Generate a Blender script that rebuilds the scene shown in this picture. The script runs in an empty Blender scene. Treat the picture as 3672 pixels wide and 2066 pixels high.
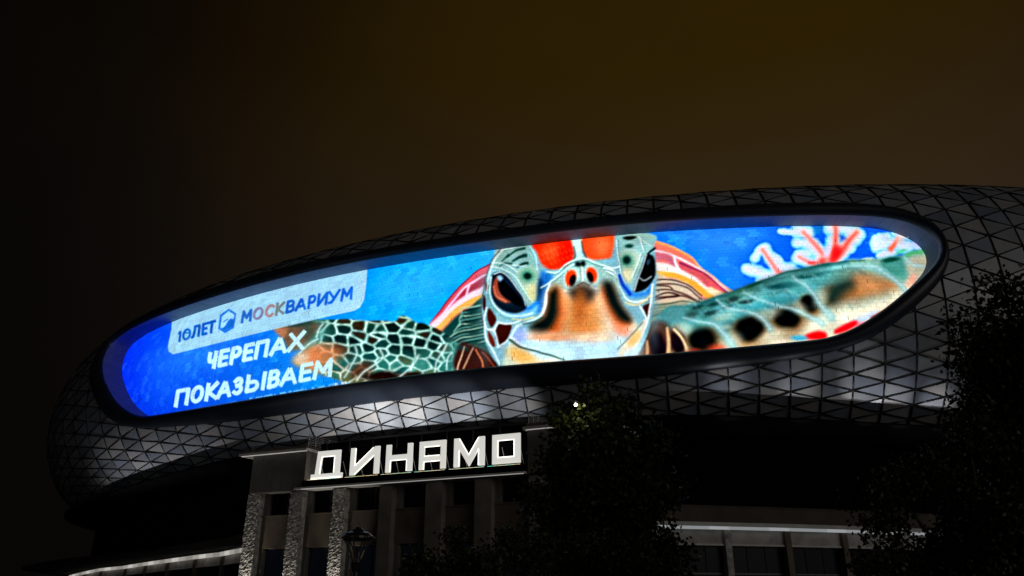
import bpy, math, random
import numpy as np
from mathutils import Vector
random.seed(7); RNG=np.random.default_rng(7)
SC=bpy.context.scene
COL=SC.collection
# ------------------------------------------------------------------ camera
cam=bpy.data.cameras.new('camera'); CAMO=bpy.data.objects.new('camera',cam); COL.objects.link(CAMO)
cam.sensor_width=36; cam.lens=36*2828/3672; cam.clip_start=.1; cam.clip_end=3000
CAMO.location=(0,0,1.6); CAMO.rotation_euler=(math.radians(90+22),0,0); SC.camera=CAMO
# ------------------------------------------------------------------ night sky: city glow under thin cloud
W=bpy.data.worlds.new('World'); SC.world=W; W.use_nodes=True
nt=W.node_tree; nt.nodes.clear(); N=nt.nodes.new
out=N('ShaderNodeOutputWorld'); bg=N('ShaderNodeBackground'); tc=N('ShaderNodeTexCoord')
dot=N('ShaderNodeVectorMath'); dot.operation='DOT_PRODUCT'; dot.inputs[1].default_value=Vector((.30,.82,.49)).normalized()
noi=N('ShaderNodeTexNoise'); noi.inputs['Scale'].default_value=2.2; noi.inputs['Detail'].default_value=4; noi.inputs['Roughness'].default_value=.55
ma=N('ShaderNodeMath'); ma.operation='MULTIPLY_ADD'; ma.inputs[1].default_value=.15; 
sub=N('ShaderNodeMath'); sub.operation='SUBTRACT'; sub.inputs[1].default_value=.075
rmp=N('ShaderNodeValToRGB'); rmp.color_ramp.interpolation='B_SPLINE'; el=rmp.color_ramp.elements
el[0].position=.0; el[0].color=(.0012,.0009,.0007,1); el[1].position=1.; el[1].color=(.0258,.0140,.0014,1)
for p,c in ((.60,(.0016,.0012,.0008,1)),(.74,(.0032,.0021,.0011,1)),(.86,(.0102,.0056,.0010,1)),(.94,(.0190,.0104,.0014,1))):
    e=el.new(p); e.color=c
sep=N('ShaderNodeSeparateXYZ'); mr=N('ShaderNodeMapRange'); mr.inputs['From Min'].default_value=.60; mr.inputs['From Max'].default_value=.36
mix=N('ShaderNodeMix'); mix.data_type='RGBA'; mix.blend_type='ADD'; mix.inputs['Factor'].default_value=1
mul=N('ShaderNodeMix'); mul.data_type='RGBA'; mul.blend_type='MULTIPLY'; mul.inputs['Factor'].default_value=1
L=nt.links.new
L(tc.outputs['Generated'],dot.inputs[0]); L(tc.outputs['Generated'],noi.inputs['Vector']); L(noi.outputs['Fac'],ma.inputs[0]); L(dot.outputs['Value'],ma.inputs[2]); L(ma.outputs[0],sub.inputs[0]); L(sub.outputs[0],rmp.inputs['Fac'])
L(tc.outputs['Generated'],sep.inputs[0]); L(sep.outputs['Z'],mr.inputs['Value'])
hz=N('ShaderNodeMix'); hz.data_type='RGBA'; hz.inputs['A'].default_value=(.0,.0,.0,1); hz.inputs['B'].default_value=(.42,.42,.62,1)   # greyer glow low down
L(mr.outputs[0],hz.inputs['Factor']); L(rmp.outputs['Color'],mul.inputs['A']); L(hz.outputs['Result'],mul.inputs['B'])
bl=N('ShaderNodeRGBToBW'); L(rmp.outputs['Color'],bl.inputs[0]); L(bl.outputs[0],mul.inputs['A'])
L(rmp.outputs['Color'],mix.inputs['A']); L(mul.outputs['Result'],mix.inputs['B']); L(mix.outputs['Result'],bg.inputs['Color']); L(bg.outputs[0],out.inputs['Surface'])
bg.inputs['Strength'].default_value=1.0
# faint glow of the lit city, low from the right behind the viewer
sd=bpy.data.lights.new('city_glow','SUN'); sd.energy=.27; sd.angle=math.radians(35); sd.color=(1,.94,.88)
so=bpy.data.objects.new('city_glow',sd); COL.objects.link(so); so.rotation_euler=Vector((-.62,.76,-.12)).to_track_quat('-Z','Y').to_euler()
SC.view_settings.view_transform='Standard'; SC.view_settings.look='None'; SC.view_settings.exposure=0; SC.view_settings.gamma=1
SC.render.engine='CYCLES'; SC.cycles.use_denoising=True; SC.cycles.max_bounces=6; SC.cycles.sample_clamp_indirect=4
# ------------------------------------------------------------------ helpers
def mat(name,col,rough=.6,metal=0.,spec=.5,var=0.,scale=3.,bump=0.,bscale=20.,emit=None,estr=0.,detail=5.,islands=0.):
    m=bpy.data.materials.new(name); m.use_nodes=True; t=m.node_tree; b=t.nodes['Principled BSDF']
    b.inputs['Base Color'].default_value=(*col,1); b.inputs['Roughness'].default_value=rough; b.inputs['Metallic'].default_value=metal; b.inputs['Specular IOR Level'].default_value=spec
    g=t.nodes.new('ShaderNodeTexCoord')
    if var or islands:
        n=t.nodes.new('ShaderNodeTexNoise'); n.inputs['Scale'].default_value=scale; n.inputs['Detail'].default_value=detail; t.links.new(g.outputs['Object'],n.inputs['Vector'])
        mr=t.nodes.new('ShaderNodeMapRange'); mr.inputs['From Min'].default_value=.3; mr.inputs['From Max'].default_value=.7; mr.inputs['To Min'].default_value=1-var; mr.inputs['To Max'].default_value=1+var
        t.links.new(n.outputs['Fac'],mr.inputs['Value'])
        f=mr.outputs[0]
        if islands:
            oi=t.nodes.new('ShaderNodeNewGeometry'); m2=t.nodes.new('ShaderNodeMapRange'); m2.inputs['To Min'].default_value=1-islands; m2.inputs['To Max'].default_value=1+islands
            t.links.new(oi.outputs['Random Per Island'],m2.inputs['Value']); mm=t.nodes.new('ShaderNodeMath'); mm.operation='MULTIPLY'; t.links.new(f,mm.inputs[0]); t.links.new(m2.outputs[0],mm.inputs[1]); f=mm.outputs[0]
        x=t.nodes.new('ShaderNodeMix'); x.data_type='RGBA'; x.blend_type='MULTIPLY'; x.inputs['Factor'].default_value=1; x.inputs['A'].default_value=(*col,1); t.links.new(f,x.inputs['B']); t.links.new(x.outputs['Result'],b.inputs['Base Color'])
    if bump:
        n=t.nodes.new('ShaderNodeTexNoise'); n.inputs['Scale'].default_value=bscale; n.inputs['Detail'].default_value=6; t.links.new(g.outputs['Object'],n.inputs['Vector'])
        bp=t.nodes.new('ShaderNodeBump'); bp.inputs['Strength'].default_value=bump; bp.inputs['Distance'].default_value=.05; t.links.new(n.outputs['Fac'],bp.inputs['Height']); t.links.new(bp.outputs['Normal'],b.inputs['Normal'])
    if emit: b.inputs['Emission Color'].default_value=(*emit,1); b.inputs['Emission Strength'].default_value=estr
    return m
def mesh(name,v,f,m=None,parent=None,smooth=False):
    me=bpy.data.meshes.new(name); me.from_pydata([tuple(map(float,p)) for p in v],[],[tuple(int(i) for i in q) for q in f]); me.update()
    if smooth: me.shade_smooth()
    if m: me.materials.append(m)
    o=bpy.data.objects.new(name,me); COL.objects.link(o)
    if parent: o.parent=parent; o.matrix_parent_inverse=Matrix_inv(parent)
    return o
def Matrix_inv(p): 
    from mathutils import Matrix
    return Matrix.Translation(-p.location) if p.parent is None else Matrix.Identity(4)
def fastmesh(name,V,Q,m,parent,col=None,smooth=False,bev=None):
    """quads from arrays, optional point colours"""
    me=bpy.data.meshes.new(name); V=np.asarray(V,np.float32); Q=np.asarray(Q,np.int32); k=Q.shape[1]
    me.vertices.add(len(V)); me.vertices.foreach_set('co',V.ravel()); me.loops.add(Q.size); me.loops.foreach_set('vertex_index',Q.ravel()); me.polygons.add(len(Q))
    me.polygons.foreach_set('loop_start',np.arange(0,Q.size,k,dtype=np.int32)); me.polygons.foreach_set('loop_total',np.full(len(Q),k,np.int32)); me.update(calc_edges=True)
    if col is not None:
        a=me.color_attributes.new('picture','FLOAT_COLOR','POINT'); a.data.foreach_set('color',np.c_[col,np.ones(len(col))].astype(np.float32).ravel())
    if smooth: me.shade_smooth()
    me.materials.append(m); o=bpy.data.objects.new(name,me); COL.objects.link(o)
    if parent: o.parent=parent; o.matrix_parent_inverse=Matrix_inv(parent)
    return o
def thing(name,loc,label,cat,group=None):
    o=bpy.data.objects.new(name,None); COL.objects.link(o); o.location=loc; o['label']=label; o['category']=cat
    if group: o['group']=group
    return o
def tag(o,label,cat,group=None):
    o['label']=label; o['category']=cat
    if group: o['group']=group
    return o
BOXF=[(0,3,2,1),(4,5,6,7),(0,1,5,4),(1,2,6,5),(2,3,7,6),(3,0,4,7)]
def prism(corners,z0,z1):
    """four plan corners (x,y), counter-clockwise -> verts, faces"""
    return [(x,y,z0) for x,y in corners]+[(x,y,z1) for x,y in corners],BOXF
def tubev(pts,r0,r1=None,n=8,cap=True):
    r1=r0 if r1 is None else r1; V=[];F=[]
    P=[Vector(p) for p in pts]
    for i,p in enumerate(P):
        d=(P[min(i+1,len(P)-1)]-P[max(i-1,0)]).normalized(); a=d.orthogonal().normalized(); b=d.cross(a)
        if i and V:
            a0=(Vector(V[-n])-P[i-1]); a0=(a0-d*a0.dot(d)); 
            if a0.length>1e-6: a=a0.normalized(); b=d.cross(a)
        r=r0+(r1-r0)*i/(len(P)-1)
        V+=[tuple(p+a*r*math.cos(2*math.pi*k/n)+b*r*math.sin(2*math.pi*k/n)) for k in range(n)]
    for i in range(len(P)-1): F+=[(i*n+k,i*n+(k+1)%n,(i+1)*n+(k+1)%n,(i+1)*n+k) for k in range(n)]
    if cap: F+=[tuple(range(n))[::-1],tuple(range((len(P)-1)*n,len(P)*n))]
    return V,F
def lathe(prof,n=20,c=(0,0,0)):
    V=[];F=[]
    for r,z in prof: V+=[(c[0]+r*math.cos(2*math.pi*k/n),c[1]+r*math.sin(2*math.pi*k/n),c[2]+z) for k in range(n)]
    for i in range(len(prof)-1): F+=[(i*n+k,i*n+(k+1)%n,(i+1)*n+(k+1)%n,(i+1)*n+k) for k in range(n)]
    return V,F
def join(*vf):
    V=[];F=[]
    for v,f in vf: o=len(V); V+=list(v); F+=[tuple(i+o for i in q) for q in f]
    return V,F
def spot(name,loc,target,energy,size,blend,col=(1,1,1),rad=.15):
    l=bpy.data.lights.new(name,'SPOT'); l.energy=energy; l.spot_size=math.radians(size); l.spot_blend=blend; l.color=col; l.shadow_soft_size=rad
    o=bpy.data.objects.new(name,l); COL.objects.link(o); o.location=loc; o.rotation_euler=(Vector(target)-Vector(loc)).to_track_quat('-Z','Y').to_euler(); return o
# ------------------------------------------------------------------ ground
M_PAVE=mat('paving_grey',(.09,.088,.085),.8,var=.25,scale=.6,bump=.3,bscale=6)
g=mesh('ground',[(-1500,-600,0),(1500,-600,0),(1500,1500,0),(-1500,1500,0)],[(0,1,2,3)],M_PAVE); g['kind']='structure'
# ------------------------------------------------------------------ oval shell of the stadium
PCX,PCY,PA,PB,PROT=21.6224,186.3151,129.361,90.7765,2.763432
SA,SB,SP0,SZB=15.,18.29775,-.9716,21.6; SZC=SZB-SB*math.sin(SP0); SOC=-SA*math.cos(SP0)
_t=np.linspace(0,2*np.pi,20001)
def plan(t):
    x=PA*np.cos(t); y=PB*np.sin(t); nx=np.cos(t)/PA; ny=np.sin(t)/PB; l=np.hypot(nx,ny); c,s=math.cos(PROT),math.sin(PROT)
    return PCX+c*x-s*y,PCY+s*x+c*y,(c*nx-s*ny)/l,(s*nx+c*ny)/l
_X,_Y,_NX,_NY=plan(_t); _i0=int(np.argmin(np.hypot(_X-20,_Y-87)))
_S=np.r_[0,np.cumsum(np.hypot(np.diff(_X+6.5*_NX),np.diff(_Y+6.5*_NY)))]; _S-=_S[_i0]
_ps=np.linspace(-1.5,1.75,6001); _arc=np.r_[0,np.cumsum(np.hypot(np.diff(SA*np.cos(_ps)),np.diff(SB*np.sin(_ps))))]; _arc-=np.interp(-1.3,_ps,_arc)
def psi(a): return np.interp(a,_arc,_ps)
def arcof(p): return np.interp(p,_ps,_arc)
def shell_pt(s,a,off=0.):
    """point on the shell: s metres round the oval, a metres up the bulge, off metres proud of it"""
    s=np.asarray(s,float); a=np.asarray(a,float); p=psi(a); x,y,nx,ny=plan(np.interp(s,_S,_t)); o=SOC+SA*np.cos(p)
    cn,cz=np.cos(p)/SA,np.sin(p)/SB; l=np.hypot(cn,cz); cn,cz=cn/l,cz/l
    return np.stack([x+nx*(o+off*cn),y+ny*(o+off*cn),SZC+SB*np.sin(p)+off*cz],-1)
def inset_pt(s,a,d):
    s=np.asarray(s,float); p=psi(np.asarray(a,float)); x,y,nx,ny=plan(np.interp(s,_S,_t)); o=SOC+SA*np.cos(p)+d
    return np.stack([x+nx*o,y+ny*o,SZC+SB*np.sin(p)],-1)
def closed(pts,n=6):
    P=np.array(pts,float); Q=np.vstack([P[-1],P,P[0],P[1]]); t=np.linspace(0,1,n,endpoint=False)[:,None]; o=[]
    for i in range(1,len(Q)-2):
        a,b,c,d=Q[i-1],Q[i],Q[i+1],Q[i+2]; o.append(.5*(2*b+(c-a)*t+(2*a-5*b+4*c-d)*t*t+(3*b-a-3*c+d)*t**3))
    P=np.vstack(o)
    for _ in range(4): P=.5*P+.25*(np.roll(P,1,0)+np.roll(P,-1,0))
    return P
def resample(P,n):
    Q=np.vstack([P,P[:1]]); L=np.r_[0,np.cumsum(np.hypot(*np.diff(Q,axis=0).T))]; t=np.linspace(0,L[-1],n,endpoint=False)
    return np.stack([np.interp(t,L,Q[:,0]),np.interp(t,L,Q[:,1])],1)
def sdist(P,q):
    """signed distance of points q to closed polygon P, positive outside"""
    q=np.atleast_2d(q); d=np.full(len(q),1e18); ins=np.zeros(len(q),bool)
    for a,b in zip(P,np.roll(P,-1,0)):
        e=b-a; t=np.clip(((q-a)@e)/(e@e+1e-12),0,1); d=np.minimum(d,((q-a-t[:,None]*e)**2).sum(1))
        ins^=((a[1]>q[:,1])!=(b[1]>q[:,1]))&(q[:,0]<(b[0]-a[0])*(q[:,1]-a[1])/((b[1]-a[1]) or 1e-9)+a[0])
    return np.sqrt(d)*np.where(ins,-1,1)
RIM0=[(-106.5,26),(-105.8,32),(-101.5,35.6),(-95,36.2),(-89.6,36.2),(-77.7,35.4),(-68,35.2),(-59.5,35),(-47,34.5),(-36,33.8),(-26.3,33.2),(-17.5,33.1),(-10,33.1),(-2.5,32.8),(6.2,31.8),(14,30.9),(21.3,29.6),(25.8,27.2),(28.4,23),(29.9,17.5),(30.2,11.5),(29.4,6),(28,1.5),(26.9,-1.5),(24.9,-6.5),(22.9,-11.4),(20.5,-16.4),(18.4,-19.8),(16,-22.2),(12.3,-23.4),(2.9,-24.9),(-8.3,-25.6),(-22,-25.5),(-31,-25.6),(-42.3,-25.9),(-53,-26.3),(-67.4,-26.5),(-81,-25.4),(-87.6,-23.7),(-92.3,-18),(-96,-10.5),(-99.5,-1),(-103.5,11)]
OUT0=[(-113.5,24),(-112,33),(-106,39.5),(-95,43),(-81,43.5),(-70,43),(-60,42.5),(-46,40),(-31,38.6),(-17.5,38),(-8,38.3),(6.6,38.6),(16,37.3),(23.4,35.2),(28.1,31),(30.6,25.1),(31.4,19.4),(31.6,11.8),(31.2,6.7),(30.2,1),(28.6,-4.3),(26.2,-11),(22.8,-19.3),(19.9,-24.3),(16,-27.8),(11.9,-30),(6.6,-31.6),(1.7,-33),(-7,-34.3),(-16.3,-34.8),(-26.3,-34.8),(-41.5,-35.4),(-51,-35.8),(-65,-35.4),(-79.4,-32.6),(-90,-28.7),(-97.6,-20.5),(-102.4,-8),(-107,5.5),(-111,16)]
toarc=lambda L_:np.array([(s,float(arcof(math.radians(p)))) for s,p in L_])
RIM=closed(toarc(RIM0)); OUTL=closed(toarc(OUT0))
# lower edge of the panelling
BS=[-230,-150,-118,-89,-64.5,-50,-21,-4.6,2.5,12,16.4,28,37.6,60,120]; BA=[float(arcof(math.radians(p))) for p in (-66,-66,-68,-61.6,-54.8,-52.6,-50.4,-50.5,-51.6,-54.5,-56,-59.8,-62.9,-66,-68)]
abot=lambda s:np.interp(s,BS,BA)
PANS=[mat('shell_panel_%d'%k,tuple(c*f for c in b_),r,spec=.75,var=.12,scale=.8) for k,(b_,f,r) in enumerate([((.29,.31,.345),.72,.36),((.29,.31,.345),.9,.3),((.29,.31,.345),1.0,.33),((.29,.31,.345),1.15,.4),((.30,.30,.31),1.3,.38),((.22,.25,.31),.9,.26),((.22,.25,.31),1.15,.3),((.34,.33,.33),1.05,.45)])]
M_BAR=mat('shell_bar_black',(.012,.013,.015),.45)
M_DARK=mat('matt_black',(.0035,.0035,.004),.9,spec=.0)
M_BEZ=mat('bezel_anthracite',(.017,.022,.034),.42,spec=.5,var=.12,scale=.5)
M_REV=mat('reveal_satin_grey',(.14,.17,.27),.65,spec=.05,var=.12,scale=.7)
STAD=thing('stadium',(21.6,186.3,0),'dark oval stadium with triangulated shell bulging over the old wall','stadium')
SS=np.arange(-230,121,1.0); AA=np.linspace(-1.5,56,60)
gs,ga=np.meshgrid(SS,AA,indexing='ij'); V=shell_pt(gs.ravel(),ga.ravel(),-.35); na=len(AA)
keep=sdist(OUTL,np.stack([gs.ravel(),ga.ravel()],1)).reshape(gs.shape)
Q=[(i*na+j,(i+1)*na+j,(i+1)*na+j+1,i*na+j+1) for i in range(len(SS)-1) for j in range(na-1) if max(keep[i,j],keep[i+1,j],keep[i,j+1],keep[i+1,j+1])>.0 and min(keep[i,j],keep[i+1,j],keep[i,j+1],keep[i+1,j+1])>-1.1]
SHELL=fastmesh('shell',V,Q,M_DARK,STAD)
SHELL['label']='dark lining behind the triangular panels'
ROWS=np.array([-.9,1.2,3.2,5.1,7.05,8.9,10.85,13.05,15.4,17.9,20.5,23.2,26.,28.9,31.9,35.1,38.6,42.4,46.4,50.6,55.])
S0,DS=18.75,3.55
KI=range(-46,27)
_step=lambda s_:float(np.interp(s_,(-140,-125,-105,-85,-68,-50,-38,40),(9,8,6.4,5.4,4.7,4.0,3.45,3.55)))
_pos={0:S0}
for k_ in range(1,40): _pos[k_]=_pos[k_-1]+_step(_pos[k_-1])
for k_ in range(-1,-60,-1): _pos[k_]=_pos[k_+1]-_step(_pos[k_+1])
def node(k,j): return (_pos[k], ROWS[j] if k%2==0 else .5*(ROWS[j]+ROWS[j+1]))
def clip(poly,val):
    o=[];n=len(poly)
    for i in range(n):
        a,b=poly[i],poly[(i+1)%n]; va,vb=val[i],val[(i+1)%n]
        if va>=0: o.append(a)
        if (va>=0)!=(vb>=0): t=va/(va-vb); o.append((a[0]+(b[0]-a[0])*t,a[1]+(b[1]-a[1])*t))
    return o
tris=[];segs=set();nd={}
for k in KI:
    for j in range(len(ROWS)-2):
        a=(k,j);b=(k,j+1)
        if k%2==0: t1=((k,j),(k+1,j),(k,j+1)); t2=((k,j+1),(k+1,j),(k+1,j+1))
        else: t1=((k,j),(k+1,j+1),(k,j+1)); t2=((k,j),(k+1,j),(k+1,j+1))
        for t in (t1,t2):
            tris.append(t)
            for x,y in ((0,1),(1,2),(2,0)): segs.add(tuple(sorted((t[x],t[y]))))
def outside(pts):
    p=np.array(pts); return np.minimum(sdist(OUTL,p)+.35, (p[:,1]-abot(p[:,0]))+1.6)
nodes=sorted({n for t in tris for n in t}); npos={n:node(*n) for n in nodes}
nv=dict(zip(nodes,outside([npos[n] for n in nodes])))
eye=np.array([0,0,1.6]); panels=[]
for t in tris:
    v=[nv[n] for n in t]
    if max(v)<=0: continue
    P=[npos[n] for n in t]; P=clip(P,v) if min(v)<0 else P
    if len(P)<3: continue
    P=np.array(P); c=P.mean(0); P=c+(P-c)*.985
    X=shell_pt(P[:,0],P[:,1],0.); nrm=np.cross(X[1]-X[0],X[2]-X[0]); ar=np.linalg.norm(nrm)/2
    if len(X)>3: ar+=np.linalg.norm(np.cross(X[2]-X[0],X[3]-X[0]))/2
    n_=nrm/(np.linalg.norm(nrm)+1e-9); m_=X.mean(0); e1=X[1]-X[0]; e1=e1/np.linalg.norm(e1); e2=np.cross(n_,e1); tl_=RNG.normal(0,.02,2); X=X+n_*(((X-m_)@e1)*tl_[0]+((X-m_)@e2)*tl_[1])[:,None]; r=eye-m_; D=np.linalg.norm(r)
    outw=shell_pt(c[0],c[1],1.)-shell_pt(c[0],c[1],0.)
    if n_@outw<0: X=X[::-1]; n_=-n_
    see=max(0,(r/D)@n_)*ar/D/D
    u=(m_[0])/(m_[1]*.927+(m_[2]-1.6)*.375)   # horizontal angle, to rank by how large it shows
    if abs(u)>.70: see*=.05
    if c[1]<abot(c[0])-.2: see*=.1
    panels.append((see,X,n_))
panels.sort(key=lambda q:-q[0])
def panel_mesh(X,n_):
    k=len(X); V=np.vstack([X,X-n_*.12]); F=[tuple(range(k))]+[(i,k+i,k+(i+1)%k,(i+1)%k) for i in range(k)]
    return V,F
for i,(see,X,n_) in enumerate(panels[:300]):
    V,F=panel_mesh(X,n_); m=random.choice(PANS)
    mesh('panel',V,F,m,SHELL)
rest={k:[] for k in range(8)}
for see,X,n_ in panels[300:]: rest[random.randrange(8)].append(panel_mesh(X,n_))
V,F=join(*[p for k in range(8) for p in rest[k]]); nf=[sum(len(f) for v,f in rest[k]) for k in range(8)]
fo=mesh('panel_field',V,F,PANS[0],SHELL)
for m in PANS[1:]: fo.data.materials.append(m)
fo.data.polygons.foreach_set('material_index',np.repeat(np.arange(8),nf).astype(np.int32)); fo['kind']='stuff'
# dark bars between the panels
BV=[];BF=[]
for a,b in segs:
    va,vb=nv[a],nv[b]
    if max(va,vb)<=0: continue
    p,q=np.array(npos[a]),np.array(npos[b])
    if va<0: p=p+(q-p)*(-va/(vb-va))
    if vb<0: q=q+(p-q)*(-vb/(va-vb))
    A_,B_=shell_pt([p[0],q[0]],[p[1],q[1]],.0); O1=shell_pt([p[0],q[0]],[p[1],q[1]],1.); na_=O1[0]-A_; d=B_-A_; l=np.linalg.norm(d)
    if l<.15: continue
    d/=l; w=np.cross(d,na_); w/=np.linalg.norm(w); hw=.085 if a[0]!=b[0] else .10
    o=len(BV)
    for P_ in (A_-d*.05,B_+d*.05):
        for sx,sz in ((-1,-.1),(1,-.1),(.85,.11),(-.85,.11)): BV.append(P_+w*hw*sx+na_*sz)
    BF+=[(o,o+1,o+5,o+4),(o+1,o+2,o+6,o+5),(o+2,o+3,o+7,o+6),(o+3,o,o+4,o+7),(o,o+3,o+2,o+1),(o+4,o+5,o+6,o+7)]
for nd_,v_ in nv.items():          # node plates where six bars meet
    if v_<=.1: continue
    c_=shell_pt(*npos[nd_],.0); up_=shell_pt(*npos[nd_],1.)-c_; a_=np.cross(up_,[0,0,1.]); a_/=np.linalg.norm(a_); b2=np.cross(up_,a_); o=len(BV)
    for h_,r_ in ((.03,.19),(.13,.15)):
        for q_ in range(4): BV.append(c_+up_*h_+(a_*math.cos(q_*math.pi/2)+b2*math.sin(q_*math.pi/2))*r_)
    BF+=[(o,o+1,o+5,o+4),(o+1,o+2,o+6,o+5),(o+2,o+3,o+7,o+6),(o+3,o,o+4,o+7),(o,o+3,o+2,o+1),(o+4,o+5,o+6,o+7)]
br=fastmesh('bar_grid',np.array(BV),np.array(BF),M_BAR,SHELL); br['kind']='stuff'
# anchors on the crown of the shell
for s,a in ((-6,47.5),(-33,47.5),(19,47.5),(-70,47.5)):
    p=shell_pt(s,a,0); q=shell_pt(s,a,.9); mesh('roof_anchor',*join(tubev([p,q],.12,.12,6),tubev([q-np.array([.25,0,0]),q+np.array([.25,0,0])],.14,.14,6)),M_BAR,SHELL)
# bezel round the screen
NB=260
rim=resample(RIM,NB); tan=np.roll(rim,-1,0)-np.roll(rim,1,0); nor=np.stack([-tan[:,1],tan[:,0]],1); nor/=np.linalg.norm(nor,axis=1)[:,None]
if sdist(RIM,rim[:1]+nor[:1]*.5)[0]<0: nor=-nor
outp=[]
for p,n in zip(rim,nor):
    ts=np.linspace(.3,14,275); d=sdist(OUTL,p+ts[:,None]*n); k=np.argmax(d>0); outp.append(p+n*(ts[k] if d[k]>0 else 3))
outp=np.array(outp)
for _ in range(6): outp=.5*outp+.25*(np.roll(outp,1,0)+np.roll(outp,-1,0))
prof=[(1.0,-.45,0),(1.0,.14,0),(.86,.42,0),(.62,.64,0),(.4,.68,0),(.2,.55,0),(.07,.25,0),(0,-.1,0),(0,-.3,0)]
V=[]
for f,off,_ in prof:
    q=rim+(outp-rim)*f; V.append(shell_pt(q[:,0],q[:,1],off))
V=np.vstack(V); Q=[(r*NB+i,r*NB+(i+1)%NB,(r+1)*NB+(i+1)%NB,(r+1)*NB+i) for r in range(len(prof)-1) for i in range(NB)]
bz=fastmesh('bezel',V,Q,M_BEZ,STAD,smooth=True); bz['label']='smooth anthracite bezel round the oval screen'
# satin panels lining the recess, each with a joint
RECESS=-3.5
NR=220; r2=resample(RIM,NR*3)
for i in range(NR):
    idx=[(i*3+k)%(NR*3) for k in range(4)]
    P=r2[idx].copy(); P[0]+=(P[1]-P[0])*.03; P[3]-=(P[3]-P[2])*.03
    fr=shell_pt(P[:,0],P[:,1],-.14); bk=inset_pt(P[:,0],P[:,1],RECESS-.15); ou=P+ (P-r2.mean(0))*.004
    V=np.vstack([fr,bk]); F=[(k,k+1,4+k+1,4+k) for k in range(3)]
    c=V.mean(0); ctr=inset_pt(-35,22,-1.); 
    n_=np.cross(V[1]-V[0],V[4]-V[0]); n_/=np.linalg.norm(n_)
    q=rim[np.argmin(((rim-P[1])**2).sum(1))]; w=inset_pt(P[1][0],P[1][1],-1.5)
    inn=P[1]-nor[np.argmin(((rim-P[1])**2).sum(1))]*1.; iw=inset_pt(inn[0],inn[1],-1.5)-w
    if n_@iw<0: n_=-n_; F=[f[::-1] for f in F]
    k8=len(V); V=np.vstack([V,V-n_*.08]); F+=[tuple(reversed([x+k8 for x in f])) for f in F]+[(0,4,12,8),(3,11,15,7)]
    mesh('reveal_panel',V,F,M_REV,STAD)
# dark ledge under the shell, recessed wall below it, terrace roof
ls=np.arange(-230,121,3.); lb=abot(ls); tip=shell_pt(ls,lb,0.); x_,y_,nx_,ny_=plan(np.interp(ls,_S,_t)); nn=np.stack([nx_,ny_,0*nx_],-1)
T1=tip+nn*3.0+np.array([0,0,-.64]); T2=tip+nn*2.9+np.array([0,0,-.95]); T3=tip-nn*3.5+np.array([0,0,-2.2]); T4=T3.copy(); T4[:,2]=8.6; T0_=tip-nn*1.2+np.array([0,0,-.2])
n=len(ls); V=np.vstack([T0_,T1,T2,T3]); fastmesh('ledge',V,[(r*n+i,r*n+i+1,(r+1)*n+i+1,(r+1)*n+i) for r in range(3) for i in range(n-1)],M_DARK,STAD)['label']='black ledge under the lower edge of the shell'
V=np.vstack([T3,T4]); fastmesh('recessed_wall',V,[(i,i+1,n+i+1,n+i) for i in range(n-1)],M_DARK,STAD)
# ---- advertising picture shown on the screen: painted into an array, 0.5 px per canvas unit
CX0,CY0,CX1,CY1,CS=400,770,3372,1540,0.5
CW,CH=int((CX1-CX0)*CS),int((CY1-CY0)*CS)
CAN=np.zeros((CH,CW,3),np.float32)
def R1(x,y): return 150+x/2.1467,900+y/2.1467
def R2(x,y): return 1000+x/2.1467,750+y/2.1467
def R3(x,y): return 1900+x/2.1467,600+y/2.1467
def R4(x,y): return 2600+x/2.403,600+y/2.403
def spl(pts,closed=False,n=7):
    P=np.array(pts,float)
    if len(P)<3: return P
    if closed: Q=np.vstack([P[-1],P,P[0],P[1]])
    else: Q=np.vstack([2*P[0]-P[1],P,2*P[-1]-P[-2]])
    out=[]
    t=np.linspace(0,1,n,endpoint=False)[:,None]
    for i in range(1,len(Q)-2):
        a,b,c,d=Q[i-1],Q[i],Q[i+1],Q[i+2]
        out.append(.5*(2*b+(c-a)*t+(2*a-5*b+4*c-d)*t*t+(3*b-a-3*c+d)*t**3))
    if not closed: out.append(P[-1:])
    return np.vstack(out)
def _win(P,m):
    x0=max(0,int((P[:,0].min()-m-CX0)*CS)); x1=min(CW,int((P[:,0].max()+m-CX0)*CS)+2)
    y0=max(0,int((P[:,1].min()-m-CY0)*CS)); y1=min(CH,int((P[:,1].max()+m-CY0)*CS)+2)
    if x1<=x0 or y1<=y0: return None
    gx=((np.arange(x0,x1)+.5)/CS+CX0)[None,:].astype(np.float32); gy=((np.arange(y0,y1)+.5)/CS+CY0)[:,None].astype(np.float32)
    return x0,x1,y0,y1,gx,gy
def _put(w,al,col,noise=0):
    x0,x1,y0,y1=w[:4]
    c=np.array(col,np.float32)/255
    V=CAN[y0:y1,x0:x1]; V+=(c-V)*al[...,None]
def _sm(x): x=np.clip(x,0,1); return x*x*(3-2*x)
def fill(R,pts,col,soft=3,a=1.,smooth=True):
    P=np.array([R(*p) for p in pts]); P=spl(P,True,5) if smooth else P
    w=_win(P,soft)
    if w is None: return
    gx,gy=w[4],w[5]; d=np.full((gy.shape[0],gx.shape[1]),1e9,np.float32); ins=np.zeros(d.shape,bool)
    for (ax,ay),(bx,by) in zip(P,np.roll(P,-1,0)):
        ex,ey=bx-ax,by-ay; L=ex*ex+ey*ey+1e-9
        t=np.clip(((gx-ax)*ex+(gy-ay)*ey)/L,0,1)
        d=np.minimum(d,(gx-ax-t*ex)**2+(gy-ay-t*ey)**2)
        ins^=((ay>gy)!=(by>gy))&(gx<(bx-ax)*(gy-ay)/((by-ay) if abs(by-ay)>1e-6 else 1e-6)+ax)
    d=np.sqrt(d)*np.where(ins,1,-1)
    _put(w,_sm((d+soft)/(2*soft))*a,col)
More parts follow.
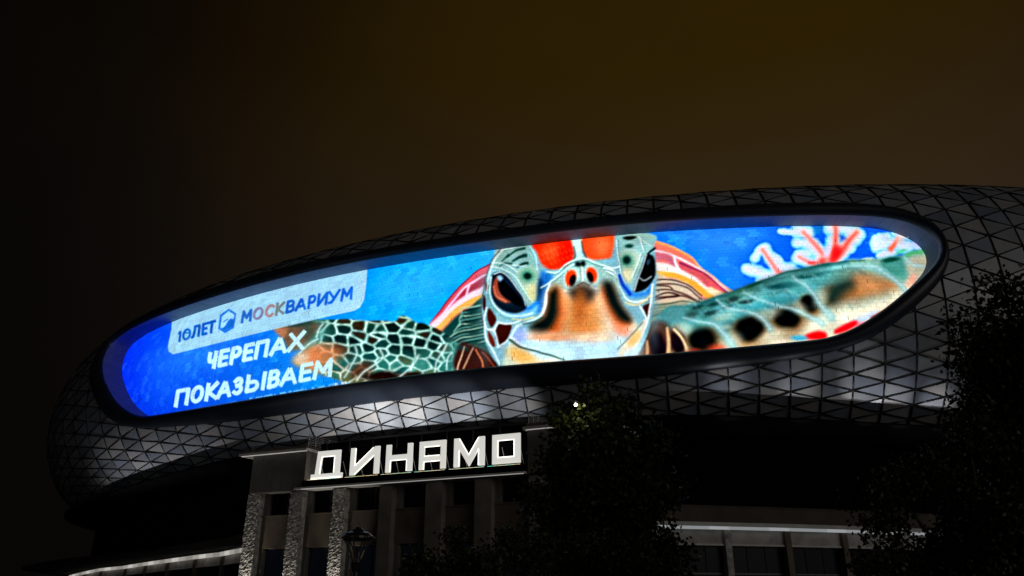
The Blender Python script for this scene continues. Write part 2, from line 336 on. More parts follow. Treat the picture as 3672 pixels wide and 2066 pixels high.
def line(R,pts,col,w0,w1=None,soft=2,a=1.,raw=False):
    P=np.array([R(*p) for p in pts]); 
    if not raw: P=spl(P)
    w1=w0 if w1 is None else w1
    if not raw and min(col)>=200 and max(w0,w1)<14: w0*=.72; w1*=.72
    W=np.linspace(w0,w1,len(P))/2
    w=_win(P,max(w0,w1)/2+soft)
    if w is None: return
    gx,gy=w[4],w[5]; d=np.full((gy.shape[0],gx.shape[1]),-1e9,np.float32)
    for i in range(len(P)-1):
        (ax,ay),(bx,by)=P[i],P[i+1]; ex,ey=bx-ax,by-ay; L=ex*ex+ey*ey+1e-9
        t=((gx-ax)*ex+(gy-ay)*ey)/L
        if raw:
            n=len(P)-2; c0=np.hypot(*(P[0]-P[-1]))>3
            if (i==0 and c0) or (i==n and c0):
                ext=W[i]/np.sqrt(L); lo=-ext if (i==0 and c0) else 0; hi=1+ext if (i==n and c0) else 1
                pr=(t>=lo)&(t<=hi); nx=(gx-ax)*-ey+(gy-ay)*ex
                sq=W[i]-np.abs(nx)/np.sqrt(L); tc=np.clip(t,0 if lo==0 else lo,1 if hi==1 else hi)
                d=np.maximum(d,np.minimum(np.where((t<0)&(lo==0)|(t>1)&(hi==1),W[i]-np.hypot(gx-ax-np.clip(t,0,1)*ex,gy-ay-np.clip(t,0,1)*ey),sq),np.where(t<lo,(t-lo)*np.sqrt(L),np.where(t>hi,(hi-t)*np.sqrt(L),1e3)))); continue
        t=np.clip(t,0,1)
        d=np.maximum(d,W[i]+(W[i+1]-W[i])*t-np.sqrt((gx-ax-t*ex)**2+(gy-ay-t*ey)**2))
    _put(w,_sm((d+soft)/(2*soft))*a,col)
def blob(R,x,y,rx,ry,col,rot=0,soft=.4,a=1.,k=2.1467):
    cx,cy=R(x,y); rx/=k; ry/=k; P=np.array([[cx-rx*1.6-ry,cy-ry*1.6-rx],[cx+rx*1.6+ry,cy+ry*1.6+rx]]); w=_win(P,2)
    if w is None: return
    c,s=np.cos(rot),np.sin(rot); gx,gy=w[4]-cx,w[5]-cy
    r=np.sqrt(((gx*c+gy*s)/rx)**2+((-gx*s+gy*c)/ry)**2)
    _put(w,_sm((1+soft-r)/(2*soft))*a,col)

def mask(R,pts,soft=6):
    global CAN
    K=CAN; CAN=np.zeros_like(K); fill(R,pts,(255,255,255),soft); m=CAN[...,0].copy(); CAN=K; return m
def voro(cell,seed,stretch=1.,ang=0.):
    """per-pixel distance to the border of a jittered cell and a random value of that cell"""
    rg=np.random.default_rng(seed); x=((np.arange(CW)+.5)/CS)[None,:]; y=((np.arange(CH)+.5)/CS)[:,None]; c,s=np.cos(ang),np.sin(ang)
    X=(x*c+y*s)/(cell*stretch)+200; Y=(-x*s+y*c)/cell+200; J=rg.random((600,600,3)); ix=X.astype(int); iy=Y.astype(int)
    f1=np.full(X.shape,9.); f2=f1.copy(); v=np.zeros(X.shape)
    for dx in (-1,0,1):
        for dy in (-1,0,1):
            j=J[(iy+dy)%600,(ix+dx)%600]; d=np.hypot(ix+dx+.1+.8*j[...,0]-X,iy+dy+.1+.8*j[...,1]-Y); n=d<f1
            f2=np.where(n,f1,np.minimum(f2,d)); v=np.where(n,j[...,2],v); f1=np.where(n,d,f1)
    return (f2-f1).astype(np.float32),v.astype(np.float32)
def noise(sz,seed,oct=3):
    rg=np.random.default_rng(seed); o=np.zeros((CH,CW),np.float32); a=1.
    for k in range(oct):
        z=max(2.,sz*CS/2**k); gw,gh=int(CW/z)+3,int(CH/z)+3; g=rg.normal(size=(gh,gw)).astype(np.float32); x=np.arange(CW)/z; y=np.arange(CH)/z; i=x.astype(int); j=y.astype(int); fx=_sm(x-i)[None]; fy=_sm(y-j)[:,None]
        o+=a*((g[j][:,i]*(1-fx)+g[j][:,i+1]*fx)*(1-fy)+(g[j+1][:,i]*(1-fx)+g[j+1][:,i+1]*fx)*fy); a*=.6
    return o/1.4
# ---------------- background
gx=((np.arange(CW)+.5)/CS+CX0)
XS=[400,560,800,1100,1400,1750,2300,2600,3000,3350]
CC=np.array([(0,38,250),(0,64,252),(6,92,244),(4,130,240),(6,154,244),(36,164,242),(30,124,238),(28,118,242),(16,98,234),(44,114,236)])/255.
for k in range(3): CAN[:,:,k]=np.interp(gx,XS,CC[:,k])[None,:]
gy=((np.arange(CH)+.5)/CS+CY0)[:,None]
CAN*=1-0.10*np.clip((gy[...,None]-1150)/300,0,1)
blob(R1,1200,800,330,120,(40,140,250),-.2,.9,.5); blob(R1,1000,980,200,120,(20,110,255),-.6,.9,.4)
blob(R2,1000,600,300,150,(60,175,240),-.2,.9,.5); blob(R3,1500,560,250,70,(60,150,240),0,.9,.5)
I=lambda x,y:(x,y)
# ---------------- carapace behind the head
fill(R2,[(1160,890),(1230,800),(1320,680),(1430,560),(1530,475),(1650,410),(1650,900),(1300,960)],(205,95,120),2,smooth=False)
line(R2,[(1165,885),(1320,680),(1430,560),(1530,475),(1640,415)],(120,40,70),5,5,2)
line(R2,[(1190,890),(1330,735),(1440,620),(1600,520)],(186,84,104),26,30,8)
line(R2,[(1200,880),(1350,700),(1450,590),(1620,495)],(225,190,225),7,8,2)
fill(R2,[(1470,600),(1600,520),(1600,590),(1470,660)],(156,66,86),6)
fill(R2,[(1340,730),(1440,610),(1420,690),(1300,820)],(170,60,85),4)
line(R2,[(1430,700),(1465,590)],(225,190,225),7,7,2)
line(R2,[(1195,905),(1330,790),(1430,710),(1600,610)],(232,205,222),34,34,6)
line(R2,[(1215,925),(1340,810),(1440,735),(1600,660)],(236,170,92),17,24,4)
line(R2,[(1260,930),(1370,820),(1600,700)],(196,130,80),8,8,4)
fill(R2,[(1255,950),(1330,860),(1450,770),(1600,690),(1640,1100),(1450,1060),(1330,1030)],(24,66,62),6)
for k in range(11):
    y=730+k*28; x0=1500-k*24
    line(R2,[(max(1280,x0-60),y+95+6*(k%3)),(1400+10*(k%2),y+38),(1500,y+20+8*((k*5)%3)),(1600,y)],(92,150,140) if k%2 else (150,190,170),4,6,2,.85)
    line(R2,[(max(1290,x0-30),y+108),(1420,y+54),(1520,y+30),(1600,y+14)],(6,24,26),5,5,2,.8)
# right carapace
fill(R3,[(940,560),(1050,590),(1150,640),(1260,705),(1340,790),(1440,870),(1565,962),(1420,1010),(1330,1040),(920,1040)],(228,120,110),2,smooth=False)
line(R3,[(965,570),(1100,620),(1250,700),(1330,790),(1440,870),(1555,958)],(238,160,110),9,5,3)
line(R3,[(965,640),(1100,680),(1230,740),(1330,800),(1540,965)],(235,215,235),10,10,3)
line(R3,[(980,690),(1060,700),(1110,770)],(196,104,124),26,22,8)
line(R3,[(1180,770),(1300,830),(1400,910),(1500,980)],(206,92,100),30,26,7)
line(R3,[(1160,735),(1300,800),(1420,880),(1545,985)],(150,50,95),9,6,3)
line(R3,[(1110,690),(1130,750),(1170,820)],(215,225,245),12,12,3)
line(R3,[(960,770),(1080,790),(1200,850),(1330,940),(1440,1000)],(240,222,215),34,34,6)
line(R3,[(960,815),(1100,830),(1200,870),(1300,930),(1400,1000)],(238,165,70),17,24,4)
line(R3,[(1390,940),(1500,1000)],(238,205,170),24,24,4)
fill(R3,[(935,845),(1080,850),(1200,895),(1330,1000),(1360,1060),(1100,1120),(910,1250)],(205,185,160),5)
for k,(a_,b_,c_) in enumerate([(850,880,960),(885,905,985),(930,960,1010),(985,975,1020),(1040,1010,1035),(1085,1045,1055),(1130,1085,1080),(1170,1120,1100)]):
    line(R3,[(945,a_+20),(1050,a_+10),(1180,b_+15),(1330,c_+25)],(70,40,36) if k<4 else (60,80,66),6,4,2,.95)
line(R3,[(950,1000),(1050,965),(1150,985),(1060,1000),(955,1020)],(60,30,30),5,5,2)
line(R3,[(945,905),(1060,915),(1100,940)],(70,36,36),6,4,2)
fill(R3,[(925,1080),(1100,1050),(1330,1030),(1300,1160),(1100,1250),(880,1290)],(92,118,100),14,.8)
for k in range(5): line(R3,[(930,1110+k*38),(1080,1080+k*30),(1250,1050+k*22)],(35,55,48) if k%2 else (165,180,160),4,3,2,.7)
# ---------------- corals
def puff(R,groups,k):
    pts=[]
    for pl,r in groups:
        P=spl([R(*p) for p in pl],False,6) if len(pl)>2 else np.array([R(*p) for p in pl])
        L_=np.r_[0,np.cumsum(np.hypot(*np.diff(P,axis=0).T))]; m=max(2,int(L_[-1]/(r/k*.55)))
        for q in np.linspace(0,L_[-1],m): pts.append((np.interp(q,L_,P[:,0]),np.interp(q,L_,P[:,1]),r/k*(1.02+.30*((len(pts)*7)%5)/4)))
    I_=lambda x,y:(x,y)
    for x,y,r in pts: blob(I_,x,y,r*1.22,r*1.22,(10,70,190),0,.25,.5,1)
    for x,y,r in pts: blob(I_,x,y,r,r,(96,196,246),0,.22,.95,1)
    for x,y,r in pts: blob(I_,x,y,r*.78,r*.78,(176,216,242),0,.3,.8,1)
    for x,y,r in pts: blob(I_,x,y,r*.45,r*.45,(206,214,238),0,.5,.7,1)
puff(R3,[([(1660,780),(1760,805),(1860,850)],40),([(1735,700),(1765,650),(1810,622)],36),([(1810,630),(1850,690),(1900,760)],46),([(1880,680),(1930,720)],28),([(1780,880),(1900,830),(2060,810)],40),([(1930,760),(2010,770)],40),([(2060,670),(2140,665)],34),([(2060,700),(2180,740)],40),([(2060,580),(2130,590),(2190,640)],40),([(1930,490),(2030,500)],24),([(2060,490),(2160,500)],44),([(2180,600),(2240,690)],50),([(2300,470),(2400,460)],44),([(2330,560),(2330,680)],56),([(2440,480),(2530,520)],50),([(2500,560),(2470,620)],44),([(2430,620),(2370,700)],50),([(2230,720),(2330,720)],44)],2.1467)
puff(R4,[([(1290,610),(1330,600)],34),([(1370,600),(1400,590)],30),([(1300,690),(1370,680)],40),([(1290,650),(1420,640)],40),([(1470,560),(1540,565)],34),([(1500,580),(1600,610)],46),([(1440,650),(1560,690)],52),([(1600,650),(1650,660)],44),([(1190,803),(1260,798)],22),([(1330,760),(1460,735)],36)],2.403)
fill(R4,[(1600,600),(1680,640),(1750,700),(1700,730),(1600,700)],(176,196,244),14,.9)
for p,w in [([(1790,640),(1850,720),(1900,790),(1950,840)],18),([(2110,500),(2180,580),(2230,640),(2270,700)],20),([(2070,690),(2150,730),(2200,750)],12)]:
    line(R3,p,(240,196,208),w*1.1,w*1.7,12,.9); line(R3,p,(240,120,112),w*.35,w*.75,8,.95)
line(R3,[(2150,735),(2250,728),(2350,690)],(238,70,74),8,13,6)
for p,w in [([(2345,460),(2355,540),(2345,640),(2310,700),(2250,725)],18),([(2510,500),(2450,570),(2400,650),(2330,715)],20)]:
    line(R3,p,(246,176,172),w*1.2,w*2.4,14,.9); line(R3,p,(242,74,72),w*.25,w*1.15,11,.95)
blob(R3,2360,660,36,60,(244,34,40),.4,.6,.9)
blob(R3,2215,480,30,44,(30,120,200),.2,.5,.85); blob(R3,2290,640,24,50,(214,200,244),.3,.6,.85)
line(R4,[(1490,620),(1460,670),(1430,705)],(238,110,84),10,20,9); blob(R4,1510,620,40,30,(225,190,190),0,.6,.7); blob(R4,1520,730,40,16,(90,190,150),-.3,.5,.9); blob(R4,1590,630,50,14,(80,160,200),.2,.5,.6)
# ---------------- right flipper
fill(R3,[(1050,1080),(1200,1060),(1320,1030),(1450,985),(1560,958),(1700,900),(1800,868),(2000,800),(2300,738),(2560,722),(2800,760),(2950,860),(3010,980),(2950,1200),(2600,1500),(1800,1650),(760,1700),(850,1350)],(70,126,128),4)
fill(R4,[(1050,810),(1250,790),(1500,770),(1600,740),(1780,700),(1800,900),(1600,1080),(1400,1000)],(120,170,160),8)
fill(R4,[(1340,830),(1500,760),(1560,830),(1650,920),(1620,1010),(1500,960)],(70,140,130),12)
line(R4,[(1560,770),(1650,740),(1760,720)],(80,165,120),16,14,6)
fill(R4,[(1580,800),(1800,760),(1760,880),(1620,1000)],(170,170,150),16)
fill(R4,[(1560,1000),(1640,920),(1640,1040),(1570,1080)],(210,150,130),12)
# cream lower half
fill(R3,[(830,1520),(900,1380),(1200,1360),(1500,1330),(1800,1260),(2050,1180),(2300,1090),(2650,1000),(2900,900),(3000,1000),(2900,1250),(2500,1500),(1600,1650)],(240,228,198),52)
fill(R3,[(1150,1180),(1400,1060),(1700,960),(1950,900),(2200,800),(2330,850),(2100,1000),(1800,1100),(1500,1180),(1300,1260)],(84,164,170),44,.85)
fill(R3,[(1200,1100),(1420,1030),(1700,930),(1760,960),(1450,1060),(1280,1120)],(50,104,98),14,.8)
for (x,y,rx,ry,rt) in [(1290,1075,50,16,-.3),(1420,1050,46,15,-.3),(1560,1020,55,22,-.3),(1390,1130,70,24,-.3),(1520,1075,40,14,-.3),(1660,1030,60,16,-.2)]:
    blob(R3,x,y,rx,ry,(24,56,56),rt,.5,.85)
blob(R3,1950,915,120,24,(14,70,74),-.08,.5,.9); blob(R3,2180,830,130,20,(14,72,74),-.15,.5,.9); blob(R3,1720,905,70,14,(16,58,56),-.35,.5,.9)
blob(R3,1960,830,120,14,(120,190,190),-.2,.6,.8); blob(R3,2380,770,160,16,(140,200,200),-.1,.6,.8)
blob(R4,1430,800,70,18,(14,74,64),-.1,.5,.95)
fill(R4,[(150,1449),(500,1300),(900,1290),(1200,1240),(1400,1150),(1300,1300),(900,1449),(500,1500)],(228,216,196),26,.55)
FLR=mask(R3,[(1050,1080),(1320,1030),(1560,958),(1800,868),(2300,738),(2600,712),(2950,860),(3010,980),(2600,1500),(1800,1650),(760,1700),(850,1350)],10)
_rs=np.random.default_rng(5)
for _ in range(150):
    t_=_rs.random(); x=1150+1350*t_; y=1060-330*t_+_rs.random()*330; l=40+90*_rs.random(); c_=[(150,200,196),(20,62,64),(96,166,162),(206,222,210),(40,96,96)][_rs.integers(5)]
    line(R3,[(x,y),(x+l*.6,y+l*.18*_rs.normal()),(x+l,y+l*.45)],c_,3+5*_rs.random(),2,7,.28+.2*_rs.random())
d_,v_=voro(30,3,1.4,.35); CAN*=1+(FLR*(.05*(v_-.5)))[...,None]; CAN+=(FLR*.0*d_)[...,None]*np.array([.8,.95,.92])
# dark spots with brown halo
for (x,y,rx,ry,rt) in [(1690,1245,132,106,-.35),(1985,1165,116,98,-.35),(2160,1048,84,74,-.2),(1330,1330,120,104,-.25)]:
    blob(R3,x+10,y+16,rx*1.12,ry*1.12,(120,78,36),rt,.6,.9); blob(R3,x,y-2,rx*.90,ry*.90,(10,14,10),rt,.34,1); blob(R3,x-10,y-10,rx*.6,ry*.6,(2,10,10),rt,.5,1)
fill(R4,[(860,1060),(900,980),(1000,930),(1150,920),(1330,960),(1460,1010),(1400,1060),(1200,1130),(1020,1190),(930,1210),(870,1140)],(160,106,60),34)
fill(R4,[(865,1070),(910,990),(1010,950),(1090,960),(1120,1010),(1030,1100),(960,1200),(880,1170)],(22,44,38),34,.97)
fill(R4,[(1130,930),(1300,940),(1470,1010),(1480,1050),(1300,1080),(1180,1050)],(190,136,92),30,.7)
for (x,y,rx,ry) in [(985,1370,66,110),(1135,1345,62,95)]:
    blob(R3,x,y,rx*1.25,ry*1.15,(110,66,40),-.15,.4,.9); blob(R3,x,y,rx,ry,(26,16,20),-.15,.35,1)
fill(R3,[(830,1449),(870,1300),(930,1200),(1000,1180),(1080,1240),(1060,1449),(900,1500)],(70,34,24),14,.75)
blob(R3,985,1370,60,105,(20,12,18),-.1,.35,1)
line(R3,[(1060,1240),(1070,1330),(1060,1449)],(196,160,120),8,14,3); line(R3,[(1110,1255),(1180,1330),(1210,1420)],(205,180,140),8,12,3)
line(R3,[(900,1340),(900,1449)],(190,150,110),8,10,4)
blob(R3,1440,1400,70,40,(200,60,40),0,.7,.6); blob(R3,1270,1420,60,26,(120,40,30),0,.7,.8)
for (x,y,rx,ry,rt,c,a_) in [(1560,1140,150,40,-.25,(40,150,160),.6),(1850,1040,160,40,-.2,(50,150,160),.6),(1300,1200,110,50,-.2,(46,120,116),.6),(2080,930,130,36,.3,(60,150,150),.5),(2300,860,160,50,-.2,(70,150,150),.6),(1240,1140,60,30,-.3,(30,60,56),.7),(1420,1180,60,26,-.2,(30,90,90),.6),(1500,1230,40,20,0,(190,205,190),.5),(1900,1300,120,30,-.3,(200,190,150),.6),(2250,1230,140,40,-.3,(226,214,190),.6)]: blob(R3,x,y,rx,ry,c,rt,.8,a_)
for (x,y,rx,ry,rt) in [(1500,1150,90,34,-.3),(1840,1130,80,40,-.3),(2080,1090,60,40,.5),(1180,1240,60,40,0),(2230,1010,50,70,.4),(2380,1110,160,50,-.4),(1560,1330,70,50,0),(1860,1300,80,40,-.3)]: blob(R3,x,y,rx,ry,(222,228,206),rt,.9,.5)
line(R3,[(1330,1040),(1560,965),(1800,878),(2000,812),(2300,752)],(20,66,66),20,16,16,.6)
# white ridges
def ridge(R,pts,w0,w1): line(R,pts,(120,180,186),w0*2.2,w1*2.6,9,.55); line(R,pts,(184,212,212),w0*.4,w1*.8,6,.7)
ridge(R3,[(2030,845),(2110,900),(2180,980),(2250,1080),(2320,1160)],7,12)
ridge(R3,[(1640,965),(1780,1020),(1900,1060),(2020,1085),(2160,1150),(2260,1200)],5,9)
ridge(R3,[(1440,1020),(1520,1080),(1660,1110),(1780,1160),(1850,1250)],5,10)
ridge(R3,[(1180,1160),(1300,1190),(1420,1210),(1500,1290),(1560,1380)],5,12)
ridge(R4,[(1200,850),(1330,890),(1440,950),(1520,1020),(1560,1070)],9,9)
ridge(R4,[(1100,850),(1200,840),(1350,880)],6,6); ridge(R4,[(1550,780),(1620,840),(1700,860)],5,5)
line(R3,[(1560,960),(1700,903),(1800,870),(2000,803),(2300,742),(2576,716)],(30,84,84),5,4,2,.8)
fill(R4,[(1090,1330),(1300,1230),(1280,1310),(1150,1400)],(190,205,230),12,.8)
# red floor coral at the lower right edge
fill(R4,[(950,1400),(1040,1350),(1130,1320),(1140,1360),(1050,1410),(960,1430)],(246,30,44),8); fill(R4,[(700,1440),(800,1405),(870,1420),(860,1470),(720,1480)],(246,24,36),9)
fill(R4,[(1255,1290),(1370,1235),(1390,1250),(1290,1330)],(170,22,26),6); fill(R4,[(1140,1350),(1220,1330),(1200,1370),(1130,1390)],(250,120,130),8)
blob(R4,640,1470,60,20,(60,180,220),0,.6,.8)
# ---------------- left flipper
fill(R2,[(-60,885),(60,872),(280,848),(480,850),(640,856),(880,862),(935,818),(1000,828),(1062,882),(1110,882),(1260,935),(1300,985),(1400,1035),(1590,1070),(1700,1210),(1600,1330),(900,1330),(640,1345),(420,1300),(240,1245),(118,1190),(128,1140),(180,1085),(90,1080),(20,960)],(58,122,114),3)
fill(R2,[(-60,885),(60,870),(230,860),(300,900),(230,1010),(90,1090),(20,980)],(112,84,62),12)
fill(R2,[(-60,890),(60,880),(60,960),(20,990)],(190,120,80),8,.8)
blob(R2,160,880,130,26,(20,56,52),-.1,.5,.8); blob(R2,220,940,50,60,(30,66,58),.3,.6,.6)
fill(R2,[(120,1190),(140,1120),(260,1050),(420,1040),(470,1120),(440,1260),(300,1260)],(196,128,84),24)
blob(R2,330,1120,110,60,(206,116,66),-.3,.7,.9); blob(R2,180,1150,60,40,(200,190,170),-.3,.6,.8)
fill(R2,[(420,1180),(560,1200),(700,1240),(640,1340),(440,1300)],(150,100,62),20,.85)
fill(R2,[(520,1080),(900,1000),(1280,1010),(1200,1240),(800,1260),(560,1200)],(98,172,156),40,.6)
FLL=mask(R2,[(60,872),(480,850),(640,856),(880,862),(935,818),(1000,828),(1062,882),(1110,882),(1260,935),(1400,1035),(1700,1210),(1600,1330),(640,1345),(420,1300),(240,1245),(118,1190),(128,1140),(180,1085),(90,1080),(20,960)],5)
d_,v_=voro(33,44,1.45,.16); d2_,v2_=voro(17,45,1.3,.5)
xs_=((np.arange(CW)+.5)/CS+CX0)[None,:]; ys_=((np.arange(CH)+.5)/CS+CY0)[:,None]
near=np.clip((xs_-1120)/70,0,1)*np.clip((1640-xs_)/60,0,1); low=np.clip((ys_-1240)/60,0,1)
ink=np.array([(10,34,34),(18,58,54),(40,34,26),(8,26,28)],np.float32)/255; cell=ink[(v_*3.99).astype(int)]; glow=np.array([(46,128,116),(70,150,136),(30,100,98),(90,120,90)],np.float32)/255; cell=cell+(glow[(v_*41%1*3.99).astype(int)]-cell)*(low*.75)[...,None]
ed=_sm((d_-.10)/.22); a_=FLL*near
CAN+=(cell-CAN)*(a_*ed*.93)[...,None]
rim_=_sm((.17-d_)/.10); CAN+=(np.array([.80,.91,.89],np.float32)-CAN)*(a_*rim_*(.55+.35*v2_))[...,None]
CAN+=(np.array([.36,.60,.56],np.float32)-CAN)*(a_*_sm((.34-d_)/.2)*(1-rim_)*.45)[...,None]
CAN*=1+(FLL*.16*(v2_-.5))[...,None]
blob(R2,360,1130,130,70,(196,116,70),-.3,.8,.75); blob(R2,640,1240,90,60,(70,40,26),-.4,.6,.85); blob(R2,800,1285,140,34,(22,14,12),-.1,.5,.95); blob(R2,1010,1275,90,22,(24,18,14),-.1,.5,.9)
def vein(p,w=5): line(R2,p,(150,200,194),w*2.2,w*1.8,7,.5); line(R2,p,(222,238,234),w*.9,w*.7,3,.9)
for p in [[(590,1060),(600,1120),(560,1200),(500,1290)],[(780,1080),(800,1140),(760,1180),(660,1250),(600,1320)],[(1080,1120),(1050,1180),(980,1250),(900,1310)],[(1290,1040),(1260,1100),(1210,1180),(1200,1260)],[(300,1000),(230,1040),(150,1120)],[(290,985),(310,920),(340,880)]]: vein(p)
fill(R2,[(1400,1030),(1500,1050),(1600,1085),(1700,1215),(1600,1240),(1370,1245),(1350,1150)],(52,26,22),10)
blob(R2,1420,1070,50,20,(30,60,60),.2,.5,.8)
for p,c in [([(1430,1060),(1400,1150),(1370,1240)],(190,160,130)),([(1500,1070),(1450,1160),(1420,1230)],(180,140,110)),([(1520,1080),(1560,1160),(1570,1220)],(196,110,70)),([(1570,1100),(1620,1160),(1660,1210)],(130,60,44)),([(1290,1240),(1300,1150),(1330,1100)],(170,200,196))]: line(R2,p,c,5,6,2)
# ---------------- head
fill(R2,[(1720,296),(1650,370),(1605,500),(1568,640),(1558,760),(1570,900),(1590,1020),(1630,1120),(1690,1207),(1720,1300),(2700,1300),(2730,1140),(2780,1080),(2840,960),(2870,840),(2892,700),(2905,540),(2905,400),(2890,280),(2860,190),(2300,190)],(128,178,192),3)
HD=mask(R2,[(1720,296),(1650,370),(1605,500),(1568,640),(1558,760),(1570,900),(1630,1120),(1700,1240),(2700,1240),(2780,1080),(2870,840),(2905,540),(2890,280),(2300,190)],6)
for (x,y,rx,ry,c_,a_) in [(1600,800,60,300,(96,140,150),.5),(2880,700,50,300,(110,150,160),.5),(2200,600,200,120,(206,226,220),.5),(1750,1000,90,120,(150,190,210),.5),(2650,1050,110,120,(150,200,225),.5),(1800,360,130,80,(150,186,176),.5),(2750,330,90,120,(160,196,190),.5)]: blob(R2,x,y,rx,ry,c_,0,.8,a_)
d_,v_=voro(22,9); CAN*=1+(HD*(.06*(v_-.5)-.05*np.clip(1-d_*6,0,1)))[...,None]
# crown and lid shading
fill(R2,[(1730,300),(1900,270),(1960,320),(1995,430),(2005,560),(2000,700),(1900,690),(1800,560),(1690,470),(1640,430),(1680,350)],(128,172,170),10)
fill(R2,[(1850,480),(1990,470),(2000,690),(1930,700),(1870,600)],(170,196,170),16,.9); blob(R2,1950,640,40,60,(206,206,160),.1,.6,.8)
blob(R2,1915,515,58,52,(60,130,110),0,.6,.9); blob(R2,1915,518,30,26,(6,40,36),0,.5)
for p,w in [([(1760,370),(1820,320),(1890,300)],9),([(1800,400),(1850,370),(1900,355)],14),([(1830,450),(1870,425),(1910,418)],12),([(1720,400),(1770,350)],6),([(1700,440),(1740,415),(1790,420)],6)]: line(R2,p,(16,66,60),w*.5,w,3)
for p in [[(1625,450),(1720,470),(1820,540),(1900,660),(1950,720)],[(1640,420),(1740,430),(1830,500)],[(1930,290),(1975,380),(1985,480)],[(1700,330),(1780,310),(1850,290)],[(1790,440),(1860,450),(1900,440)]]:
    line(R2,p,(90,150,160),3,3,2,.8); line(R2,[(x+5,y-9) for x,y in p],(226,244,246),4,4,2,.9)
# blue pocket between lid and beak
fill(R2,[(2005,500),(2060,480),(2110,520),(2070,600),(2060,700),(2020,790),(1950,800),(1880,800),(1960,740),(2000,680)],(24,104,190),14,.85)
fill(R2,[(2000,540),(2030,560),(2020,660),(1990,720)],(10,50,90),10,.8); fill(R2,[(1700,780),(1800,800),(1900,790),(1990,740),(1960,810),(1850,850),(1740,820)],(120,190,240),10,.9)
line(R2,[(1850,770),(1930,760),(1990,720)],(40,130,235),9,12,5)
# left eye
fill(R2,[(1640,520),(1680,485),(1750,500),(1830,590),(1890,700),(1905,760),(1840,800),(1740,785),(1670,735),(1636,640)],(14,30,44),5)
fill(R2,[(1655,560),(1690,520),(1700,600),(1730,670),(1790,715),(1740,725),(1680,690),(1650,630)],(128,62,48),5); line(R2,[(1655,590),(1680,670),(1750,718)],(210,128,98),3,4,4)
fill(R2,[(1690,580),(1710,540),(1790,600),(1850,690),(1870,745),(1800,730),(1720,660)],(6,8,14),4)
fill(R2,[(1685,524),(1706,512),(1728,536),(1704,556)],(150,195,225),5,.9); line(R2,[(1660,500),(1720,490),(1800,560),(1880,680),(1900,740)],(205,232,240),5,4,2)
line(R2,[(1640,520),(1625,640),(1665,745),(1740,805),(1850,825),(1950,800)],(220,240,246),6,6,3); line(R2,[(1625,560),(1612,650),(1660,770),(1740,830),(1860,850),(1970,820)],(90,150,140),4,4,2,.9)
line(R2,[(1800,845),(1880,855),(1960,830)],(225,220,170),6,6,3,.8)
# cheek plates
fill(R2,[(1575,660),(1592,700),(1590,765),(1575,770),(1566,720)],(46,22,22),3)
fill(R2,[(1618,765),(1650,800),(1676,852),(1640,912),(1608,860),(1604,800)],(66,28,20),3); fill(R2,[(1694,884),(1760,882),(1792,905),(1765,985),(1705,1052),(1680,1020),(1664,968)],(58,28,22),3)
fill(R2,[(1612,935),(1650,985),(1664,1050),(1640,1055),(1615,1000)],(96,40,26),3); fill(R2,[(1596,560),(1612,590),(1604,640),(1590,610)],(90,50,50),4)
for p in [[(1600,760),(1580,850),(1600,920),(1660,940),(1690,1060)],[(1690,870),(1660,930)],[(1690,870),(1800,880),(1860,860)],[(1680,1060),(1780,990),(1830,900)],[(1575,880),(1600,1000),(1640,1080),(1700,1190)]]: line(R2,p,(222,242,248),7,7,3)
# forehead plates
RED=(232,52,20)
fill(R2,[(1955,265),(2100,190),(2240,190),(2268,300),(2255,400),(2180,455),(2080,462),(2020,405),(1985,330)],RED,7); fill(R2,[(2320,180),(2570,170),(2568,330),(2530,378),(2400,392),(2350,340),(2325,270)],(234,80,40),8)
blob(R2,2200,330,60,90,(250,20,6),0,.7,.8); blob(R2,2080,330,60,60,(222,90,40),0,.7,.6); blob(R2,2500,290,60,70,(240,120,70),0,.7,.7)
for k in range(60):
    x=1990+((k*73)%260); y=250+((k*47)%200)
    if y>280+ (0 if x>2040 else 60): line(R2,[(x,y),(x+10,y+5),(x+16,y+14)],(200,30,12) if k%2 else (250,110,70),3,3,2,.5)
fill(R2,[(2240,200),(2320,190),(2330,330),(2350,390),(2300,400),(2280,330)],(206,232,234),7); line(R2,[(2270,290),(2280,360),(2250,410)],(60,70,60),6,6,3,.7); line(R2,[(2330,250),(2345,330),(2370,380)],(80,50,40),6,6,3,.7)
# white outlines over the beak
fill(R2,[(2100,560),(2200,470),(2300,385),(2380,385),(2480,420),(2560,440),(2600,520),(2620,640),(2500,640),(2420,600),(2340,560),(2250,620),(2160,610),(2110,640)],(150,186,180),11)
for p in [[(2060,480),(2140,490),(2210,430),(2290,388),(2370,385),(2470,430),(2560,450),(2620,440)],[(2020,600),(2090,560),(2180,500),(2250,440),(2310,410)]]: line(R2,p,(220,242,244),7,7,3); line(R2,[(x,y+13) for x,y in p],(60,110,106),3,3,2,.7)
blob(R2,2300,425,24,20,(20,30,26),0,.6); blob(R2,2340,420,20,22,(20,30,26),0,.6); line(R2,[(2330,450),(2340,560)],(220,230,220),7,7,3); line(R2,[(2318,450),(2326,540)],(120,130,110),4,4,2,.8)
# nostrils
for (x,y,rt,sx) in [(2248,530,.25,1),(2410,506,-.35,-1)]:
    blob(R2,x,y,50,72,(206,226,222),rt,.3); blob(R2,x,y,40,60,(238,72,22),rt,.25); blob(R2,x+14*sx,y+20,24,42,(14,12,20),rt,.4)
line(R2,[(2200,620),(2260,630),(2310,590),(2345,560),(2390,590),(2450,610)],(225,238,232),8,8,3); line(R2,[(2300,590),(2345,566),(2390,588)],(70,50,40),4,4,2)
